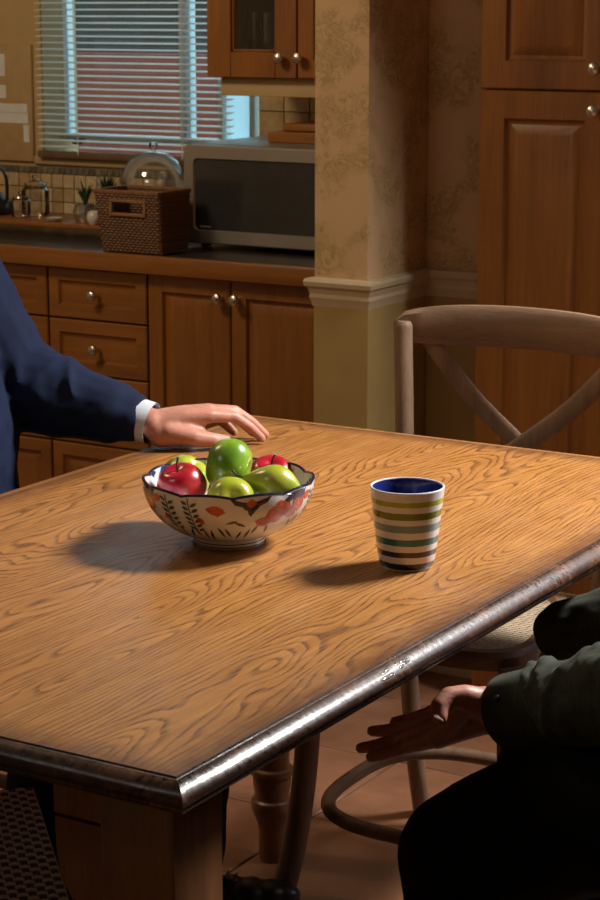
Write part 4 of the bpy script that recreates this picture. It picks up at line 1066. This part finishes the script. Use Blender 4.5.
ellips(bm, (ux, cy, 1.15), (.105, .19, .075)); limb(bm, [(ux, cy, 1.175), SH1], [.062, .066]); limb(bm, [(ux, cy, 1.175), SH2], [.062, .066])
cf = lp(E1, Wr, .86)
limb(bm, [SH1, lp(SH1, E1, .5)+V(0, 0, 0), E1, lp(E1, Wr, .35), lp(E1, Wr, .7), cf], [.072, .074, .074, .066, .052, .0415])
cf2 = lp(E2, W2, .86); limb(bm, [SH2, lp(SH2, E2, .5), E2, lp(E2, W2, .4), cf2], [.072, .07, .066, .058, .04])
limb(bm, [(cx+.02, 2.50, .60), (-2.04, 2.52, .615)], [.115, .085]); limb(bm, [(cx+.02, 2.30, .60), (-2.04, 2.28, .605)], [.115, .085])
# creases round the elbow
ax1 = (Wr-E1).normalized()
for k in range(9):
    t_ = -.55+k*.16; c_ = E1+ax1*.14*t_ if t_ > 0 else lp(E1, SH1, -t_*.55)
    an = 1.2*math.sin(k*1.7); rad = (.0735 if t_ < .3 else .064)
    side = ax1.cross(U).normalized(); pts = []
    for s in range(8):
        a = math.pi*(.05+.75*s/7)+an*.3
        pts.append(c_+side*(rad*math.cos(a)*.98)+U*(rad*math.sin(a)*.98)+ax1*(.045*(s/7-.5)*(1 if k % 2 else -1.3)))
    limb(bm, pts, [.004]+[.0085]*6+[.004], 8)
jk = voxel('suit_jacket', bm, M['suit'], .005, 5, pA, disp=lambda co, n: wr(co, n, .0055, 13))
# lapels and jacket buttons
for s in (-1, 1):
    bm = bmesh.new(); P = [(ux+.072, cy+s*.075, 1.225), (ux+.125, cy+s*.115, 1.12), (ux+.150, cy+s*.085, 1.06), (cx+.125, cy+s*.012, .90), (ux+.160, cy+s*.040, 1.04)]
    A = [bm.verts.new(p) for p in P]; B = [bm.verts.new(Vector(p)+V(-.008, 0, 0)) for p in P]; bm.faces.new(A); bm.faces.new(B[::-1])
    for k in range(5): bm.faces.new((A[k], A[(k+1) % 5], B[(k+1) % 5], B[k]))
    obj('lapel', bm, M['suit'], jk)
for z_ in (.86, .76):
    bm = bmesh.new(); ellips(bm, (cx+.148, cy, z_), (.004, .009, .009)); obj('button', bm, M['shoe'], jk)
bm = bmesh.new(); tube(bm, [lp(E1, Wr, .80), lp(E1, Wr, .90), lp(E1, Wr, 1.0)], [.0365, .0355, .0345], 28, cap=False)
tube(bm, [lp(E1, Wr, 1.0), lp(E1, Wr, .90)], [.0325, .0335], 28, cap=False)
cuff = obj('shirt_cuff', bm, M['shirt'], pA); cuff['label'] = 'white shirt cuff showing below the sleeve'
bm = bmesh.new(); tube(bm, [lp(E2, W2, .82), lp(E2, W2, 1.0)], [.036, .034], 24, cap=False); obj('shirt_cuff', bm, M['shirt'], pA)
bm = bmesh.new(); lathe(bm, [(.070, 1.20), (.066, 1.252), (.063, 1.253), (.063, 1.20)], 28, ux-.004, cy); obj('shirt_collar', bm, M['shirt'], pA)
bm = bmesh.new(); ellips(bm, (cx, cy, .60), (.13, .19, .11))
limb(bm, [(cx, 2.50, .59), lp((cx, 2.50, .59), LK, .6), LK, lp(LK, LA, .5), LA+V(0, 0, .0)], [.098, .088, .072, .062, .056])
limb(bm, [(cx, 2.30, .59), lp((cx, 2.30, .59), RK, .6), RK, lp(RK, RA, .5), RA], [.098, .088, .072, .062, .056])
voxel('trousers', bm, M['trous'], .007, 4, pA, disp=lambda co, n: wr(co, n, .005, 12))
def shoe(p, heel, toe):
    bm = bmesh.new(); hv = Vector(heel); d = (Vector(toe)-hv); L_ = d.length; d.normalize(); s_ = Vector((-d.y, d.x, 0))
    for f, hw_, hh in ((.10, .030, .055), (.25, .032, .060), (.42, .034, .048), (.58, .038, .036), (.72, .042, .030), (.86, .037, .026), (.94, .028, .022)):
        c_ = hv+d*(L_*f); t = bmesh.new(); bmesh.ops.create_uvsphere(t, u_segments=16, v_segments=12, radius=1)
        for v in t.verts:
            w_ = v.co.copy(); zz = max(w_.z, -.55)
            v.co = c_+d*(w_.x*L_*.13)+s_*(w_.y*hw_)+Vector((0, 0, .018+hh*.5*0+zz*hh+.012))
        merge(bm, t)
    for v in bm.verts: v.co.z = max(v.co.z, .010)
    o = voxel('shoe', bm, M['shoe'], .004, 4, p)
    bm = bmesh.new(); n_ = 28; rows = []
    for z_ in (.0005, .012):
        row = []
        for k in range(n_):
            a = 2*math.pi*k/n_; x = math.cos(a); y = math.sin(a); wd = .041 if x > .2 else .033
            row.append(bm.verts.new(hv+d*(L_*.5+x*L_*.505)+s_*(y*wd)+Vector((0, 0, z_))))
        rows.append(row)
    for k in range(n_): bm.faces.new((rows[0][k], rows[0][(k+1) % n_], rows[1][(k+1) % n_], rows[1][k]))
    bm.faces.new(rows[0][::-1]); bm.faces.new(rows[1]); obj('sole', bm, M['dark'], o)
    bm = bmesh.new()
    for f in (.44, .50, .56, .62): 
        c_ = hv+d*(L_*f)+Vector((0, 0, .030+.051*(1-(f-.25)*1.05))); limb(bm, [c_-s_*.016, c_+s_*.016], [.0022, .0022], 6)
    obj('lace', bm, M['dark'], o)
    return o
shoe(pA, (-1.835, 2.555, 0), (-1.628, 2.675, 0)); shoe(pA, (-1.85, 2.20, 0), (-1.63, 2.27, 0))

# ---- person in the olive jacket (faces -X)
W1 = PZ(492, 714, .655); EL = V(-.752, 1.985, .748); SL = V(-.645, 1.925, 1.005)
SR = V(-.645, 2.285, .985); ER = V(-.765, 2.345, .752); WR = V(-1.02, 2.37, .668)
hx, hy = -.40, 2.11
bm = bmesh.new()
at, rot = head(bm, (-.69, hy, 1.245), (-1, .15, 0))
limb(bm, [(-.665, hy, 1.16), (-.615, hy, 1.06)], [.055, .06])
ellips(bm, (-.55, hy, .92), (.10, .15, .17)); ellips(bm, (-.46, hy, .74), (.10, .14, .17)); ellips(bm, (hx, hy, .60), (.11, .16, .10))
limb(bm, [SL, EL, W1], [.045, .038, .025]); limb(bm, [SR, ER, WR], [.045, .038, .025])
limb(bm, [(-.60, hy, 1.0), SL], [.045, .038]); limb(bm, [(-.60, hy, 1.0), SR], [.045, .038])
K1, A1 = V(-.985, 2.010, .494), V(-.93, 1.985, .10); K2, A2 = V(-.985, 2.27, .50), V(-.90, 2.29, .10)
limb(bm, [(hx, 2.01, .58), (-.66, 2.03, .60), (-.84, 2.04, .575), K1, A1, A1-V(0, 0, .04)], [.07, .07, .06, .045, .035, .03]); limb(bm, [(hx, 2.21, .58), (-.66, 2.22, .60), (-.84, 2.24, .57), K2, A2, A2-V(0, 0, .04)], [.07, .07, .06, .045, .035, .03])
fj = [[(438, 738, .617), (406, 747, .588), (386, 754, .577), (371, 757, .573)], [(431, 729, .617), (396, 740, .588), (375, 746, .579), (361, 748, .575)], [(429, 721, .615), (399, 729, .590), (383, 731, .585), (372, 731, .583)], [(432, 714, .613), (413, 719, .598), (403, 721, .594), (395, 722, .593)]]
fj = [[PZ(*p) for p in f_] for f_ in fj]
for f_, r_ in zip(fj, (.0135, .0135, .013, .012)):
    limb(bm, [lp(W1, f_[0], .05), lp(W1, f_[0], .55), f_[0]], [.0215, .0165, r_]); limb(bm, f_, [r_*.88, .0092, .0084, .0074])
tj = [PZ(485, 703, .676), PZ(465, 697, .686), PZ(449, 697, .688), PZ(440, 706, .681), PZ(440, 718, .670)]
limb(bm, tj, [.018, .0150, .0125, .0115, .0092]); limb(bm, [lp(tj[0], tj[1], .6), fj[0][0]], [.015, .012]); limb(bm, [W1, tj[0]], [.022, .02])
d2 = (V(-1.06, 2.36, .58)-WR).normalized(); sd = d2.cross(U).normalized()
for k, o_ in enumerate((-.026, -.009, .009, .025)):
    a = WR+d2*.075+sd*o_; limb(bm, [WR, a, a+d2*.03+V(.005, 0, -.018), a+V(.01, 0, -.045)], [.02, .012, .0095, .0078])
limb(bm, [WR+d2*.02, WR+d2*.05+sd*.04, WR+d2*.08+sd*.042+V(0, 0, -.012)], [.018, .012, .010])
pB = voxel('person', bm, M['skinB'], .0032, 4)
tag(pB, 'seated person in an olive jacket holding an open hand below the table edge', 'person')
nail(pB, tj[4]+V(.002, -.009, .002), tj[4]-tj[3], V(.55, -.8, .1), .006)
face_parts(pB, at, rot, M['hairB'], 0)
bm = bmesh.new()
ellips(bm, (-.54, hy, .93), (.135, .20, .19)); ellips(bm, (-.45, hy, .75), (.135, .19, .20)); ellips(bm, (hx, hy, .63), (.14, .20, .11))
ellips(bm, (-.60, hy, 1.02), (.08, .18, .07))
c1 = lp(EL, W1, .80); limb(bm, [SL, lp(SL, EL, .5), EL, lp(EL, W1, .33), lp(EL, W1, .65), c1], [.068, .066, .062, .053, .044, .040])
c2 = lp(ER, WR, 1.0); limb(bm, [SR, lp(SR, ER, .5), ER, lp(ER, WR, .5), c2], [.068, .066, .062, .055, .045])
axl = (W1-EL).normalized(); side = axl.cross(U).normalized(); up2 = side.cross(axl)
for k in range(6):
    t_ = .02+k*.12+.03*math.sin(k*2.3); c_ = lp(EL, W1, t_); rad = .061-.021*t_; pts = []
    for s in range(8):
        a = math.pi*(-.35+1.15*s/7); pts.append(c_+side*(-rad*math.cos(a))+up2*(rad*math.sin(a))+axl*(.085*(s/7-.5)*(1 if k % 3 else -.8)))
    limb(bm, pts, [.002]+[.0052]*6+[.002], 8)
jb = voxel('jacket', bm, M['olive'], .0048, 4, pB, disp=lambda co, n: wr(co, n, .005, 15))
bm = bmesh.new(); tube(bm, [lp(EL, W1, .56), lp(EL, W1, .575), lp(EL, W1, .88), lp(EL, W1, .888), lp(EL, W1, .882), lp(EL, W1, .75)], [.0465, .0480, .0445, .043, .0395, .039], 32, cap=False); obj('cuff', bm, M['olive'], jb)
bm = bmesh.new(); ellips(bm, lp(EL, W1, .77)+side*-.04+up2*.0205, (.005, .005, .005)); obj('cuff_button', bm, M['shoe'], jb)
bm = bmesh.new(); lathe(bm, [(.072, -.03), (.074, .02), (.078, .05), (.070, .05), (.066, -.03)], 28, -.625, hy, 1.06); obj('collar', bm, M['olive'], jb)
bm = bmesh.new(); ellips(bm, (hx, hy, .62), (.13, .185, .12))
limb(bm, [(hx, 2.01, .58), (-.66, 2.03, .60), (-.84, 2.04, .575), K1, lp(K1, A1, .5), A1], [.105, .104, .098, .080, .066, .056])
limb(bm, [(hx, 2.21, .58), (-.66, 2.22, .60), (-.84, 2.24, .57), K2, lp(K2, A2, .5), A2], [.105, .100, .094, .080, .066, .056])
voxel('trousers', bm, M['black'], .007, 5, pB, disp=lambda co, n: wr(co, n, .004, 10))
shoe(pB, (-.855, 1.98, 0), (-1.10, 2.00, 0)); shoe(pB, (-.825, 2.29, 0), (-1.07, 2.285, 0))
